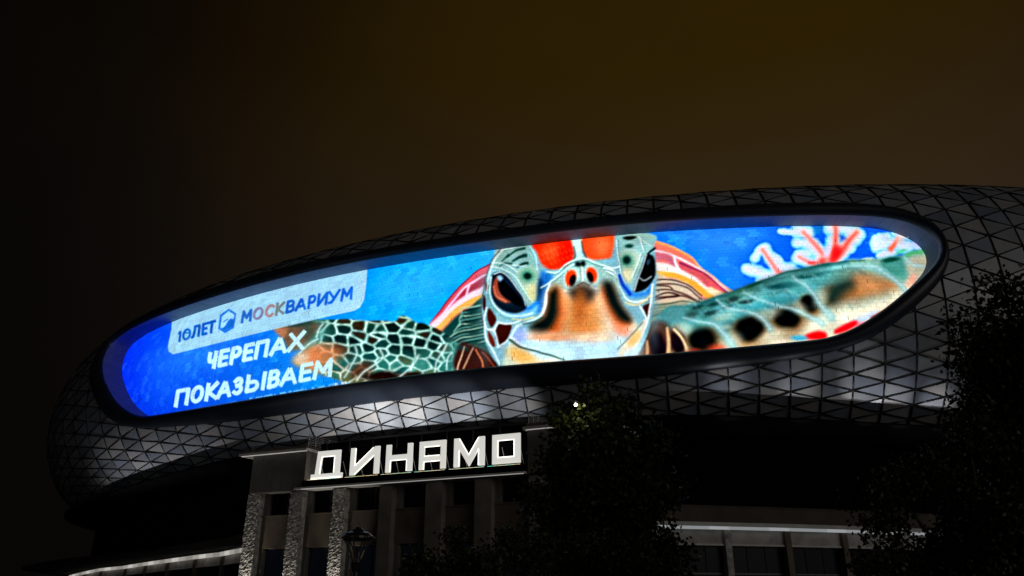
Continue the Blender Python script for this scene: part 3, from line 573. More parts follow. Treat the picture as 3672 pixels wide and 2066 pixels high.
# beak
fill(R2,[(2060,640),(2150,610),(2250,650),(2340,590),(2460,640),(2560,620),(2640,760),(2720,840),(2790,960),(2740,1120),(2640,1260),(1900,1260),(1800,1080),(1830,960),(1960,920),(2040,800)],(228,206,178),16)
fill(R2,[(2200,700),(2330,640),(2450,700),(2480,900),(2420,1000),(2260,1000),(2180,900)],(216,140,76),44); fill(R2,[(2240,620),(2340,575),(2430,620),(2420,690),(2340,730),(2260,690)],(48,38,30),22,.95)
blob(R2,2320,760,50,120,(196,104,44),0,.8,.8)
fill(R2,[(2090,620),(2160,600),(2190,700),(2190,860),(2160,950),(2060,960),(1960,950),(1990,890),(2050,800),(2070,700)],(206,96,36),26); fill(R2,[(2085,640),(2140,610),(2150,740),(2120,880),(2040,940),(1930,930),(1960,880),(2040,820),(2070,720)],(10,24,22),20)
fill(R2,[(2480,600),(2560,590),(2600,680),(2650,800),(2700,880),(2640,900),(2560,840),(2510,720)],(206,90,36),24); fill(R2,[(2500,580),(2555,560),(2600,640),(2650,760),(2710,850),(2670,870),(2600,830),(2540,720)],(8,26,26),19)
fill(R2,[(1850,960),(2000,980),(2200,1000),(2450,1000),(2700,960),(2760,1060),(2640,1260),(2000,1260),(1850,1100)],(176,218,240),40,.9); blob(R2,2100,985,160,26,(236,150,96),0,.8,.7); blob(R2,2420,990,140,30,(240,206,170),0,.8,.7)
blob(R2,2640,930,70,40,(230,120,80),.6,.8,.6); blob(R2,1850,980,50,60,(120,150,240),.3,.8,.6)
line(R2,[(2060,660),(2045,760),(2000,830),(1900,880),(1830,910),(1780,1000)],(205,234,244),12,10,4); line(R2,[(2090,560),(2062,640),(2060,720),(2030,800)],(222,242,246),9,9,3); line(R2,[(2030,830),(1960,870),(1880,890)],(30,70,70),6,6,3,.7)
# mouth and throat
fill(R2,[(1770,1050),(1850,1080),(2000,1130),(2200,1170),(2200,1260),(1750,1260)],(206,214,190),12,.9); blob(R2,1860,1130,110,50,(240,180,90),.4,.7,.8); blob(R2,2030,1190,90,26,(240,196,150),.1,.7,.7)
line(R2,[(1775,1005),(1850,1060),(1960,1090),(2080,1125),(2200,1158)],(60,80,60),7,4,3); line(R2,[(1775,1030),(1765,1090),(1790,1180)],(210,220,200),6,5,3)
line(R2,[(1785,990),(1880,1050),(2000,1080)],(225,240,240),6,5,3,.9)
# right side of the head (mapped from the right-hand close-up)
fill(R3,[(660,545),(740,520),(920,515),(950,600),(900,680),(850,780),(800,880),(750,900),(710,820),(690,700)],(132,176,176),10)
fill(R3,[(690,650),(800,640),(850,700),(800,850),(740,880),(710,780)],(176,200,180),14,.9); blob(R3,750,830,36,60,(210,205,170),0,.6,.8)
blob(R3,770,540,50,15,(10,30,30),0,.35); blob(R3,765,602,32,16,(16,70,60),0,.5); blob(R3,748,716,50,56,(70,140,120),0,.7,.9); blob(R3,744,714,30,34,(10,50,44),0,.5)
for p in [[(670,560),(680,680),(700,800),(740,900)],[(840,540),(900,580),(940,600)],[(860,660),(830,740),(790,850)],[(850,560),(880,640)]]: line(R3,p,(224,242,244),5,5,3); line(R3,[(x+8,y) for x,y in p],(80,120,116),3,3,2,.7)
fill(R3,[(905,685),(950,690),(962,770),(940,850),(880,930),(800,950),(825,880),(862,780)],(8,12,18),4); line(R3,[(800,945),(830,880),(868,780),(905,680)],(205,230,238),5,5,2); line(R3,[(845,845),(880,868),(925,840)],(205,215,215),5,5,2)
line(R3,[(965,622),(925,650),(895,690)],(16,20,28),8,5,2); line(R3,[(955,700),(965,800),(940,880),(880,960)],(190,225,240),8,8,3)
fill(R3,[(700,850),(730,900),(790,960),(880,950),(940,880),(930,960),(860,1000),(780,1000),(720,950)],(34,120,210),12,.85); line(R3,[(690,830),(720,920),(770,980)],(20,60,170),10,10,5)
fill(R3,[(898,672),(945,676),(968,720),(970,800),(946,870),(890,935),(800,962),(812,905),(850,790)],(6,10,16),5); line(R3,[(800,955),(822,885),(862,780),(900,672)],(214,236,242),5,5,3); line(R3,[(840,852),(880,872),(930,840)],(170,190,196),4,4,3); blob(R3,915,730,14,26,(60,90,110),.3,.6,.7)
for p in [[(590,800),(650,830),(690,930),(740,1010),(820,1040),(900,1020)],[(570,780),(640,790),(670,850)]]: line(R3,p,(222,242,246),9,9,3); line(R3,[(x+4,y+14) for x,y in p],(70,120,110),3,3,2,.8)
line(R3,[(740,1040),(820,1060),(890,1030),(930,980)],(215,205,160),6,5,3)
fill(R3,[(872,1075),(905,1052),(930,1048),(932,1110),(908,1150),(885,1110)],(60,36,30),3); line(R3,[(850,1070),(900,1170),(880,1250)],(226,242,246),8,8,3); line(R3,[(945,900),(930,1050),(915,1160),(870,1270),(800,1380)],(226,240,244),9,8,3)
fill(R3,[(690,1400),(780,1290),(870,1180),(905,1180),(860,1300),(780,1400),(700,1460)],(214,214,196),8,.9); blob(R3,800,1320,34,70,(236,180,110),.6,.6,.8); line(R3,[(680,1400),(780,1290),(870,1190)],(110,120,110),5,5,3,.8)
line(R2,[(1640,385),(1602,510),(1566,650),(1558,770),(1570,900)],(70,60,70),4,4,2,.7); line(R2,[(1720,297),(1650,372),(1640,390)],(80,70,80),4,4,2,.7)
line(R2,[(1722,320),(1665,385),(1622,510),(1600,640)],(225,240,244),6,6,3,.9)
# ragged organic edges, grain and a touch of softness
_u,_v=noise(44,21,1)*1.3,noise(44,22,1)*1.3; _k=np.clip((gx-1080)/200,0,1)[None,:]; _jj,_ii=np.mgrid[0:CH,0:CW]
_x=np.clip(_ii+_u*_k,0,CW-1.01); _y=np.clip(_jj+_v*_k,0,CH-1.01); _i=_x.astype(int); _j=_y.astype(int); _fx=(_x-_i)[...,None]; _fy=(_y-_j)[...,None]
CAN=((CAN[_j,_i]*(1-_fx)+CAN[_j,_i+1]*_fx)*(1-_fy)+(CAN[_j+1,_i]*(1-_fx)+CAN[_j+1,_i+1]*_fx)*_fy).astype(np.float32)
CAN=CAN+_k[...,None]*.6*(((np.roll(CAN,1,0)+np.roll(CAN,-1,0)+np.roll(CAN,1,1)+np.roll(CAN,-1,1))/4)-CAN)
_tm=np.clip(FLR+FLL+HD,0,1); CAN*=(1+_tm*.028*noise(8,31,2)+_tm*.06*noise(70,32,2))[...,None]
CAN=np.clip(CAN,0,1)
# ---------------- white panel and lettering
fill(R1,[(1004,480),(998,600),(970,735),(976,775),(1012,796),(1200,748),(1750,612),(2200,506),(2400,462),(2450,435),(2482,372),(2500,230),(2510,40),(1500,200)],(150,202,230),2,smooth=False)
def arc(cx,cy,rx,ry,a0,a1,n=14):
    import math
    return [(cx+rx*math.cos(math.radians(a0+(a1-a0)*i/n)),cy+ry*math.sin(math.radians(a0+(a1-a0)*i/n))) for i in range(n+1)]
# stroke alphabet: width, polylines in a box of height 1 (y up)
GL={'А':(.8,[[(0,0),(.4,1),(.8,0)],[(.15,.3),(.65,.3)]]),'В':(.62,[[(0,0),(0,1),(.36,1)]+arc(.36,.76,.2,.24,90,-90)[1:]+[(0,.52)],[(.38,.52)]+arc(.38,.26,.24,.26,90,-90)[1:]+[(0,0)]]),
'Г':(.55,[[(0,0),(0,1),(.55,1)]]),'Д':(.8,[[(0,-.15),(0,0),(.8,0),(.8,-.15)],[(.12,0),(.28,1),(.68,1),(.68,0)]]),'Е':(.56,[[(.56,1),(0,1),(0,0),(.56,0)],[(0,.52),(.5,.52)]]),
'З':(.6,[[(0,.86)]+arc(.28,.76,.26,.24,130,-90)[1:]+[(.2,.52)],[(.26,.52)]+arc(.28,.26,.32,.26,90,-140)]),'И':(.7,[[(0,1),(0,0),(.7,1),(.7,0)]]),'К':(.66,[[(0,0),(0,1)],[(.62,1),(.08,.48),(.66,0)]]),
'Л':(.74,[[(-.04,0),(.08,.06),(.16,.35),(.2,1),(.72,1),(.72,0)]]),'М':(.86,[[(0,0),(.06,1),(.43,.3),(.8,1),(.86,0)]]),'Н':(.7,[[(0,0),(0,1)],[(.7,0),(.7,1)],[(0,.5),(.7,.5)]]),
'О':(.86,[arc(.43,.5,.43,.5,0,360,26)]),'П':(.7,[[(0,0),(0,1),(.7,1),(.7,0)]]),'Р':(.6,[[(0,0),(0,1),(.34,1)]+arc(.34,.71,.26,.29,90,-90)[1:]+[(0,.42)]]),'С':(.72,[arc(.42,.5,.42,.5,48,312,22)]),
'Т':(.66,[[(.33,0),(.33,1)],[(0,1),(.66,1)]]),'У':(.72,[[(0,1),(.38,.36)],[(.72,1),(.34,.2),(.22,.02),(.06,.02)]]),'Х':(.76,[[(0,0),(.74,1)],[(.02,1),(.76,0)]]),'Ч':(.62,[[(0,1),(0,.62),(.08,.46),(.24,.42),(.62,.5)],[(.62,1),(.62,0)]]),
'Ы':(.94,[[(0,1),(0,0),(.3,0)]+arc(.32,.29,.26,.29,-90,90)+[(0,.58)],[(.94,0),(.94,1)]]),'1':(.3,[[(0,.78),(.26,1),(.26,0)]]),'0':(.7,[arc(.35,.5,.35,.5,0,360,26)]),
'2':(.6,[[(0,.75)]+arc(.3,.72,.28,.28,150,-20)+[(0,0),(.6,0)]]),'3':(.56,[arc(.26,.75,.26,.25,140,-90)+[(.2,.5)],arc(.26,.26,.3,.26,90,-140)]),'9':(.6,[arc(.3,.68,.28,.32,0,360),[(.58,.68),(.5,.2),(.2,0)]]),'.':(.1,[[(0,0),(.06,0)]]),'-':(.36,[[(0,.45),(.36,.45)]]),' ':(.3,[])}
def glyph(ch,R,x,y,wid,ux,uy,slope,col,wt,soft=1.4):
    """one letter: foot at (x,y), width wid, height vector (ux,uy), baseline slope"""
    gw,st=GL[ch]
    for p in st:
        q=[(x+a/gw*wid+ux*b,y+slope*(a/gw*wid)+uy*b) for a,b in p]
        line(R,q,col,wt,wt,soft,1.,raw=True)
def word(txt,R,spans,x0,y0,slope,ux,uy0,uy1,col,wt):
    """spans: (left,right) of every letter along the baseline; col may be a list"""
    X1=spans[-1][1]
    for i,(ch,(a,b)) in enumerate(zip(txt,spans)):
        f=(a-x0)/(X1-x0+1e-9); uy=uy0+(uy1-uy0)*f; c=col[i] if isinstance(col,list) else col
        h=wt*2.1467/2
        glyph(ch,R,a+h,y0+slope*(a-x0)-h*.9,b-a-2*h,ux*(1-2*h/abs(uy)),uy*(1-1.9*h/abs(uy)),slope,c,wt)
# camera-like local contrast (unsharp) before the lettering goes on
def _blur(A,r):
    for ax in (0,1):
        for _ in range(2):
            P=np.concatenate([np.repeat(A.take([0],ax),r+1,ax),A,np.repeat(A.take([-1],ax),r,ax)],ax); c=np.cumsum(P,ax,dtype=np.float64); n=A.shape[ax]
            A=((c.take(range(2*r+1,2*r+1+n),ax)-c.take(range(n),ax))/(2*r+1)).astype(np.float32)
    return A
_m=np.clip((gx-1050)/250,0,1)[None,:,None]
CAN+=_m*(.18*(CAN-_blur(CAN,4))+.24*(CAN-_blur(CAN,16)))
_l=CAN.mean(2,keepdims=True); CAN+=_m*.08*(CAN-_l); CAN=np.clip(CAN,0,1)
BLU=(8,84,196); WHT=(188,236,250)
word('1',R1,[(1044,1070)],1046,702,-.25,10,-92,-92,(0,78,190),8.5)
word('0',R1,[(1076,1146)],1046,702,-.25,10,-92,-92,(0,90,196),8.5); line(R1,[(1092,640),(1108,630),(1130,632)],(0,90,196),5,5,2)
word('ЛЕТ',R1,[(1150,1218),(1226,1274),(1272,1334)],1046,702,-.275,10,-98,-98,(0,76,186),9.6)
fill(R1,[(1440,444),(1497,482),(1478,592),(1412,634),(1357,600),(1372,492)],(14,96,206),2,smooth=False); fill(R1,[(1438,462),(1482,490),(1476,525),(1450,520),(1430,545),(1400,590),(1376,585),(1386,505)],(150,202,230),2,smooth=False); line(R1,[(1380,590),(1410,570),(1440,520),(1480,505)],(150,202,230),4,3,2); line(R1,[(1400,545),(1430,525)],(14,96,206),4,3,2)
MC=[(26,92,190),(120,118,156),(158,118,122),(104,116,118),(10,86,196),(6,84,200),(4,84,204),(4,86,206),(4,88,210),(4,88,212)]
word('МОСКВАРИУМ',R1,[(1530,1614),(1618,1702),(1712,1786),(1794,1866),(1874,1944),(1944,2034),(2042,2106),(2114,2196),(2194,2290),(2296,2390)],1530,556,-.216,14,-98,-106,MC,9.6)
word('ЧЕРЕПАХ',R1,[(1262,1340),(1350,1430),(1440,1528),(1538,1622),(1630,1738),(1748,1884),(1884,2016)],1300,908,-.222,24,-138,-148,WHT,14.6)
word('ПОКАЗЫВАЕМ',R1,[(1016,1128),(1136,1240),(1250,1352),(1340,1456),(1462,1544),(1560,1716),(1732,1826),(1826,1962),(1974,2072),(2082,2232)],1016,1203,-.198,22,-138,-150,WHT,14.6)
tx='Г. МОСКВА. ПР-Т МИРА. Д. 119. СТР. 23'
x=1600.
for ch in tx:
    gw=GL[ch][0]; wd=gw*26
    if ch!=' ': glyph(ch,R1,x,1181-(x-1350)*.17+26,wd*.9,3,-30,-.168,(100,185,250) if x<2250 else (225,235,235),4.2,1.2)
    x+=wd+7.5
for k in range(10): line(R1,[(1360+k*22,1200-(k*22)*.17+8),(1372+k*22,1198-(k*22)*.17+8)],(90,180,250),4,4,1.5)
WU=np.array([1429.336, 18.36, 48.485, -3.853, -2.805, 1718.706, -73.282, -69.355, 9.904, 3.249, 617.394, -48.028, -50.52, 8.652, 3.169, -100.018, 1.599, -1.957, 0.59, 0.356, -102.174, 11.027, 9.171, -2.013, -0.569, -19.437, 2.999, 3.255, -0.767, -0.262, 4.922, -0.593, -0.229, 0.064, -0.004]).reshape(7,5)
WV=np.array([1164.255, -322.903, 44.971, 32.678, -5.516, -248.48, -68.036, 26.395, 9.257, -3.404, 57.449, 18.496, -2.521, -2.114, 0.178, 49.592, 12.263, -6.637, -1.827, 0.904, 9.495, 1.666, -2.292, -0.351, 0.356, -3.059, -0.705, 0.378, 0.101, -0.047, -1.879, -0.326, 0.4, 0.055, -0.064]).reshape(7,5)
# ------------------------------------------------------------------ the big oval screen
def srgb2lin(c): c=np.clip(c,0,1); return np.where(c<=.04045,c/12.92,((c+.055)/1.055)**2.4)
def sample(u,v):
    x=np.clip((u-CX0)*CS-.5,0,CW-1.001); y=np.clip((v-CY0)*CS-.5,0,CH-1.001); i=x.astype(int); j=y.astype(int); fx=(x-i)[...,None]; fy=(y-j)[...,None]
    return (CAN[j,i]*(1-fx)+CAN[j,i+1]*fx)*(1-fy)+(CAN[j+1,i]*(1-fx)+CAN[j+1,i+1]*fx)*fy
def picture(s,a):
    """colour of the picture at a place on the screen; the layout is drawn on a sheared canvas, this is its unrolling"""
    x=(s+38)/75; y=psi(a)/.7; X=np.stack([x**i for i in range(7)],-1); Y=np.stack([y**j for j in range(5)],-1)
    u=np.einsum('...i,ij,...j->...',X,WU,Y); v=np.einsum('...i,ij,...j->...',X,WV,Y)
    return sample(u,v)
M_LED=bpy.data.materials.new('led_face'); M_LED.use_nodes=True; t=M_LED.node_tree; t.nodes.clear()
o_=t.nodes.new('ShaderNodeOutputMaterial'); e_=t.nodes.new('ShaderNodeEmission'); a_=t.nodes.new('ShaderNodeVertexColor'); a_.layer_name='picture'
t.links.new(a_.outputs['Color'],e_.inputs['Color']); e_.inputs['Strength'].default_value=1.28; t.links.new(e_.outputs[0],o_.inputs['Surface']); M_LED.cycles.emission_sampling='NONE'
SCR=thing('led_screen',tuple(inset_pt(-38,11,RECESS)),'huge oval video screen showing a sea turtle and white lettering on blue','screen')
TW,TH=.64,.50; NU,NV=7,6
cols=np.arange(-108.5,33,TW); rows=np.arange(float(arcof(math.radians(-28.5))),float(arcof(math.radians(38))),TH)
tl=[(s+(TW/2 if j%2 else 0),a) for j,a in enumerate(rows) for s in cols]; tl=np.array(tl); cen=tl+np.array([TW/2,TH/2]); tl=tl[sdist(RIM,cen)<.42]
fu=np.linspace(.010,.990,NU); fv=np.linspace(.012,.988,NV); FU,FV=np.meshgrid(fu,fv,indexing='ij')
tq=np.array([(i*NV+j,(i+1)*NV+j,(i+1)*NV+j+1,i*NV+j+1) for i in range(NU-1) for j in range(NV-1)])
S_=tl[:,0,None]+FU.ravel()[None]*TW; A_=tl[:,1,None]+FV.ravel()[None]*TH
C_=picture(S_,A_)
lum=1+RNG.normal(0,.012,(len(tl),1,1)); tint=1+RNG.normal(0,.010,(len(tl),1,3))
# cabinets of several tiles differ in brightness; it shows most in the flat blue
cab=np.floor(tl[:,0]/(TW*2)+.5*(np.floor(tl[:,1]/(TH*3))%2)).astype(int)*977+np.floor(tl[:,1]/(TH*3)).astype(int); _,ci=np.unique(cab,return_inverse=True)
cl=1+RNG.normal(0,.022,ci.max()+1); cp=np.where(RNG.random(ci.max()+1)<.35,RNG.uniform(-.03,.085,ci.max()+1),0); lum*=cl[ci][:,None,None]
blue=np.clip((C_[...,2].mean(1)-C_[...,0].mean(1))*1.2,0,1); pale=cp[ci]*blue+np.where(RNG.random(len(tl))<.15,RNG.uniform(-.03,.05,len(tl)),0)*blue
C_=np.clip(C_*lum*tint+pale[:,None,None]*np.array([.6,1,1]),0,1.05)
# a few dead edge columns show as short dark ticks
for q_ in RNG.choice(len(tl),170,replace=False):
    C_[q_].reshape(NU,NV,3)[0,:]*=.25
C_=srgb2lin(C_)
# scan lines of the diodes, stronger where the curve turns towards the viewer
str_=1+.055*np.clip((S_+35)/30,0,1)*np.where(np.arange(NU*NV)//NV%2==0,1,-1)[None]; C_*=str_[...,None]
V_=inset_pt(S_.ravel(),A_.ravel(),RECESS).reshape(len(tl),-1,3)
_,_,nx_,ny_=plan(np.interp(tl[:,0],_S,_t)); V_+= (np.stack([nx_,ny_,0*nx_],-1)*RNG.uniform(-.015,.015,len(tl))[:,None])[:,None,:]
dist=np.linalg.norm(V_.mean(1)-eye,axis=1); order=np.argsort(dist)
# the nearest 300 tiles one by one (with their housings), the others as one field
per=[i*NV for i in range(NU)]+[(NU-1)*NV+j for j in range(1,NV)]+[i*NV+NV-1 for i in range(NU-2,-1,-1)]+[j for j in range(NV-2,0,-1)]
nt_=NU*NV; skirt=[(per[k],nt_+k,nt_+(k+1)%len(per),per[(k+1)%len(per)]) for k in range(len(per))]
for q in order[:300]:
    nrm=np.append([nx_[q],ny_[q]],0); v=np.vstack([V_[q],V_[q][per]-nrm*.09]); c=np.vstack([C_[q],C_[q][per]*0])
    fastmesh('led_tile',v,np.vstack([tq,np.array(skirt)]),M_LED,SCR,col=c)
r_=order[300:]; k=len(r_)
f_=fastmesh('led_tile_field',V_[r_].reshape(-1,3),(tq[None]+ (np.arange(k)*nt_)[:,None,None]).reshape(-1,4),M_LED,SCR,col=C_[r_].reshape(-1,3)); f_['kind']='stuff'
# backing frame behind the tiles
bs=np.arange(-109,33,2.); ba=np.linspace(float(arcof(math.radians(-30))),float(arcof(math.radians(39))),16); X_,Y_=np.meshgrid(bs,ba,indexing='ij'); kk=sdist(RIM,np.stack([X_.ravel(),Y_.ravel()],1)).reshape(X_.shape)
nb=len(ba); fastmesh('backing',inset_pt(X_.ravel(),Y_.ravel(),RECESS-.22),[(i*nb+j,(i+1)*nb+j,(i+1)*nb+j+1,i*nb+j+1) for i in range(len(bs)-1) for j in range(nb-1) if min(kk[i,j],kk[i+1,j],kk[i,j+1],kk[i+1,j+1])<.5],M_DARK,SCR)
# ------------------------------------------------------------------ terrace roof between old wall and shell
M_ROOF=mat('roof_felt',(.02,.02,.021),.9,var=.2)
A1=tip-nn*3.6; A2=tip+nn*8.5; A1[:,2]=8.6; A2[:,2]=8.6
fastmesh('terrace_roof',np.vstack([A1,A2]),[(i,i+1,n+i+1,n+i) for i in range(n-1)],M_ROOF,STAD)
# ------------------------------------------------------------------ entrance block with the roof sign
BO=np.array([-21.84,80.86]); BE=np.array([.9093,-.4161]); BN=np.array([-.4161,-.9093])
def bl(x,d): p=BO+BE*x+BN*d; return float(p[0]),float(p[1])
def bp(x,d,z): return (*bl(x,d),z)
def bbv(x0,x1,d0,d1,z0,z1): return prism([bl(x0,d0),bl(x0,d1),bl(x1,d1),bl(x1,d0)],z0,z1)
def bb(name,x0,x1,d0,d1,z0,z1,m,parent): return mesh(name,*bbv(x0,x1,d0,d1,z0,z1),m,parent)
M_PLA=mat('warm_plaster',(.135,.106,.082),.85,var=.25,scale=.55,bump=.25,bscale=3)
M_PLG=mat('tower_plaster',(.135,.125,.112),.85,var=.3,scale=.5,bump=.25,bscale=3)
M_PIL=mat('pilaster_plaster',(.19,.165,.14),.85,var=.28,scale=.5,bump=.25,bscale=3)
M_ATT=mat('attic_render_brown',(.085,.068,.052),.9,var=.25,scale=.5)
M_FRZ=mat('frieze_plaster',(.40,.38,.35),.85,var=.3,scale=.7,bump=.2,bscale=4)
M_STO=mat('rough_stone',(.42,.405,.38),.9,var=.5,scale=2.2,bump=1.,bscale=7)
M_WHT=mat('pale_cornice_paint',(.62,.61,.58),.6,var=.12,scale=1.)
M_FRM=mat('window_frame_dark',(.03,.033,.04),.4)
M_GLS=mat('night_glass',(.004,.005,.008),.3,spec=.08)
M_GLB=mat('dim_blue_window',(.004,.005,.010),.3,spec=.08,emit=(.4,.55,1),estr=.0025)
M_LAMP2=mat('ledge_lamp',(.8,.8,.78),.5,emit=(1,.98,.92),estr=.30)
M_STEEL=mat('galvanised_steel',(.45,.46,.46),.5,metal=.2)
BLK=thing('entrance_block',bp(12,-6,0),'grey entrance block with stone pilasters carrying the big lit letters','building')
bb('core',-6.05,31.6,-12,-2.4,0,16.2,M_DARK,BLK)
PIL=[(-6.63,-5.05),(-1.11,.47),(4.2,5.69),(9.67,11.09),(14.78,16.53),(19.92,21.59),(25.3,26.9),(30.6,32.2)]
def rough_pilaster(x0,x1,d0,d1,z0,z1,amp,nx=9,nz=120):
    V=[];F=[]
    W_=[0]*(nx+1)
    for k in range(nz+1):
        z=z0+(z1-z0)*k/nz
        for i in range(nx+1):
            x=x0+(x1-x0)*i/nx; e=amp*(random.random()-.35)*(1.6 if random.random()<.25 else 1); side=(random.random()-.5)*amp*.9 if i in (0,nx) else 0
            V.append(bp(x+side,d1+e,z))
    for k in range(nz):
        for i in range(nx): a=k*(nx+1)+i; F.append((a,a+1,a+nx+2,a+nx+1))
    o=len(V)
    for k in range(nz+1):
        z=z0+(z1-z0)*k/nz; V+=[bp(x0,d0,z),bp(x1,d0,z)]
    for k in range(nz):
        a=k*(nx+1); F.append((o+2*k,a,a+nx+1,o+2*k+2)); F.append((a+nx,o+2*k+1,o+2*k+3,a+2*nx+1))
    return V,F
for i,(a,b_) in enumerate(PIL):
    zt=12.42 if i not in (0,) else 12.46
    if i<3:
        p=mesh('pilaster',*rough_pilaster(a,b_,-2.38,-.86,0,zt,.10),M_STO,BLK); p['label']='rough hewn stone pilaster lit from below'
    else: bb('pilaster',a,b_,-2.38,-.8,0,zt,M_PIL,BLK)
for i in range(len(PIL)-1):
    a=PIL[i][1]+.002; b_=PIL[i+1][0]-.002
    bb('spandrel',a,b_,-2.38,-1.55,7.05,10.15,M_PLA,BLK); bb('lintel',a,b_,-2.38,-1.57,12.62,12.9,M_PLA,BLK); bb('plinth',a,b_,-2.38,-1.1,0,2.6,M_PLA,BLK)
    bb('window_sill',a+.05,b_-.05,-1.9,-1.44,10.155,10.27,M_PLA,BLK)
    for (z0,z1) in ((10.28,12.61),(2.61,7.04)):
        w=bb('window_jamb',a,a+.5,-2.38,-1.62,z0,z1,M_PLG,BLK)
        x0,x1=a+.505,b_-.005; fr=[]
        xm=x0+(x1-x0)*.62
        for (p,q,r,s_) in ((x0,x1,z0,z0+.1),(x0,x1,z1-.1,z1),(x0,x0+.1,z0+.1,z1-.1),(x1-.1,x1,z0+.1,z1-.1),(xm-.05,xm+.05,z0+.1,z1-.1)): fr.append(bbv(p,q,-2.3,-2.15,r,s_))
        wn=mesh('window',*join(*fr),M_FRM,BLK)
        G_=M_GLS if z0>9 else M_GLB; bb('pane',x0+.1,xm-.05,-2.27,-2.23,z0+.1,z1-.1,G_,wn); bb('pane',xm+.05,x1-.1,-2.27,-2.23,z0+.1,z1-.1,G_,wn)
# ledge under the letters
bb('ledge',.8,25.2,-2.3,.0,12.50,12.68,M_WHT,BLK); bb('ledge_fascia',.82,25.18,-2.3,-.14,12.683,13.32,M_DARK,BLK)
bb('ledge_lamp',.85,25.15,-.06,.03,12.44,12.497,M_LAMP2,BLK)
bb('ledge',-.1,.798,-2.3,-.02,12.50,12.66,M_WHT,BLK)
# sign backing
bb('sign_backing',.9,25.1,-2.9,-2.6,13.33,17.42,M_DARK,BLK)
for k in range(9): x=1.6+k*2.85; bb('backing_post',x,x+.12,-2.595,-2.5,13.33,17.4,M_FRM,BLK)
# the two towers flanking the sign
def rail(x,d0,d1,z0,parent):
    parts=[]
    for k in range(7): parts.append(tubev([bp(x,d0,z0+.15+k*.17),bp(x,d1,z0+.15+k*.17)],.034,.034,5))
    m_=int(abs(d1-d0)/1.3)+1
    for k in range(m_+1): d=d0+(d1-d0)*k/m_; parts.append(tubev([bp(x,d,z0),bp(x,d,z0+1.22)],.04,.04,5))
    r=mesh('railing',*join(*parts),M_STEEL,parent); return r
for (x0,x1,c0,c1,xr,lab) in ((-6.24,.74,-7.9,.95,.62,'left'),(25.32,32.3,25.0,33.6,25.3,'right')):
    tw=bb('tower',x0,x1,-11.8,-.5,12.48,16.36,M_PLG,BLK)
    cn=bb('cornice',c0,c1,-11.9,-.12,16.37,16.62,M_WHT,tw); bb('coping',c0+.25,c1-.25,-11.6,-.4,16.625,16.95,M_PLA,tw)
    bb('cornice_glow',c0+.3,c1-.05,-.3,-.2,16.30,16.367,M_LAMP2,tw)  # glow strip added to brighten the front edge of the tower cornice
    for k in range(1,5):
        x=x0+(x1-x0)*k/5; bb('joint',x-.02,x+.02,-.52,-.485,12.6,16.3,M_PLA,tw)
    rail(xr,-.8,-7.5,16.95,tw)
    rail_y=[tubev([bp(x0+.3+(x1-x0-.6)*0,-7.5,17.0+k*.17),bp(x1-.3,-7.5,17.0+k*.17)],.034,.034,5) for k in range(7)]; mesh('railing',*join(*rail_y),M_STEEL,tw)
# ------------------------------------------------------------------ the six letters
M_LET=mat('letter_face_white',(.70,.69,.64),.45,var=.04,scale=2,emit=(1,.985,.92),estr=.60)
M_NEON=mat('neon_white',(.9,.9,.85),.4,emit=(1,.97,.84),estr=2.2)
M_STRIP=bpy.data.materials.new('strip_coloured'); M_STRIP.use_nodes=True; t=M_STRIP.node_tree; bs_=t.nodes['Principled BSDF']
g_=t.nodes.new('ShaderNodeTexCoord'); nz_=t.nodes.new('ShaderNodeTexNoise'); nz_.inputs['Scale'].default_value=1.6; nz_.inputs['Detail'].default_value=1; cr=t.nodes.new('ShaderNodeValToRGB'); cr.color_ramp.interpolation='EASE'
e=cr.color_ramp.elements; e[0].position=.30; e[0].color=(.15,1,.75,1); e[1].position=.72; e[1].color=(1,.12,.06,1)
for p,c in ((.42,(.75,1,.7,1)),(.50,(1,.9,.6,1)),(.58,(1,.55,.2,1)),(.64,(.3,1,.4,1))): q=e.new(p); q.color=c
t.links.new(g_.outputs['Object'],nz_.inputs['Vector']); t.links.new(nz_.outputs['Fac'],cr.inputs['Fac']); t.links.new(cr.outputs['Color'],bs_.inputs['Emission Color']); bs_.inputs['Emission Strength'].default_value=1.1
ZB_,ZT_=13.68,16.36
def lp(poly,d0=-1.42,d1=-1.2):
    k=len(poly); V=[bp(x,d1,z) for x,z in poly]+[bp(x,d0,z) for x,z in poly]
    ar=sum(poly[i][0]*poly[(i+1)%k][1]-poly[(i+1)%k][0]*poly[i][1] for i in range(k))
    F=[tuple(range(k)),tuple(range(2*k-1,k-1,-1))]+[(i,k+i,k+(i+1)%k,(i+1)%k) for i in range(k)]
    if ar<0: F=[f[::-1] for f in F]
    return V,F
R_=lambda x0,x1,z0,z1:[(x0,z0),(x1,z0),(x1,z1),(x0,z1)]
w=.56
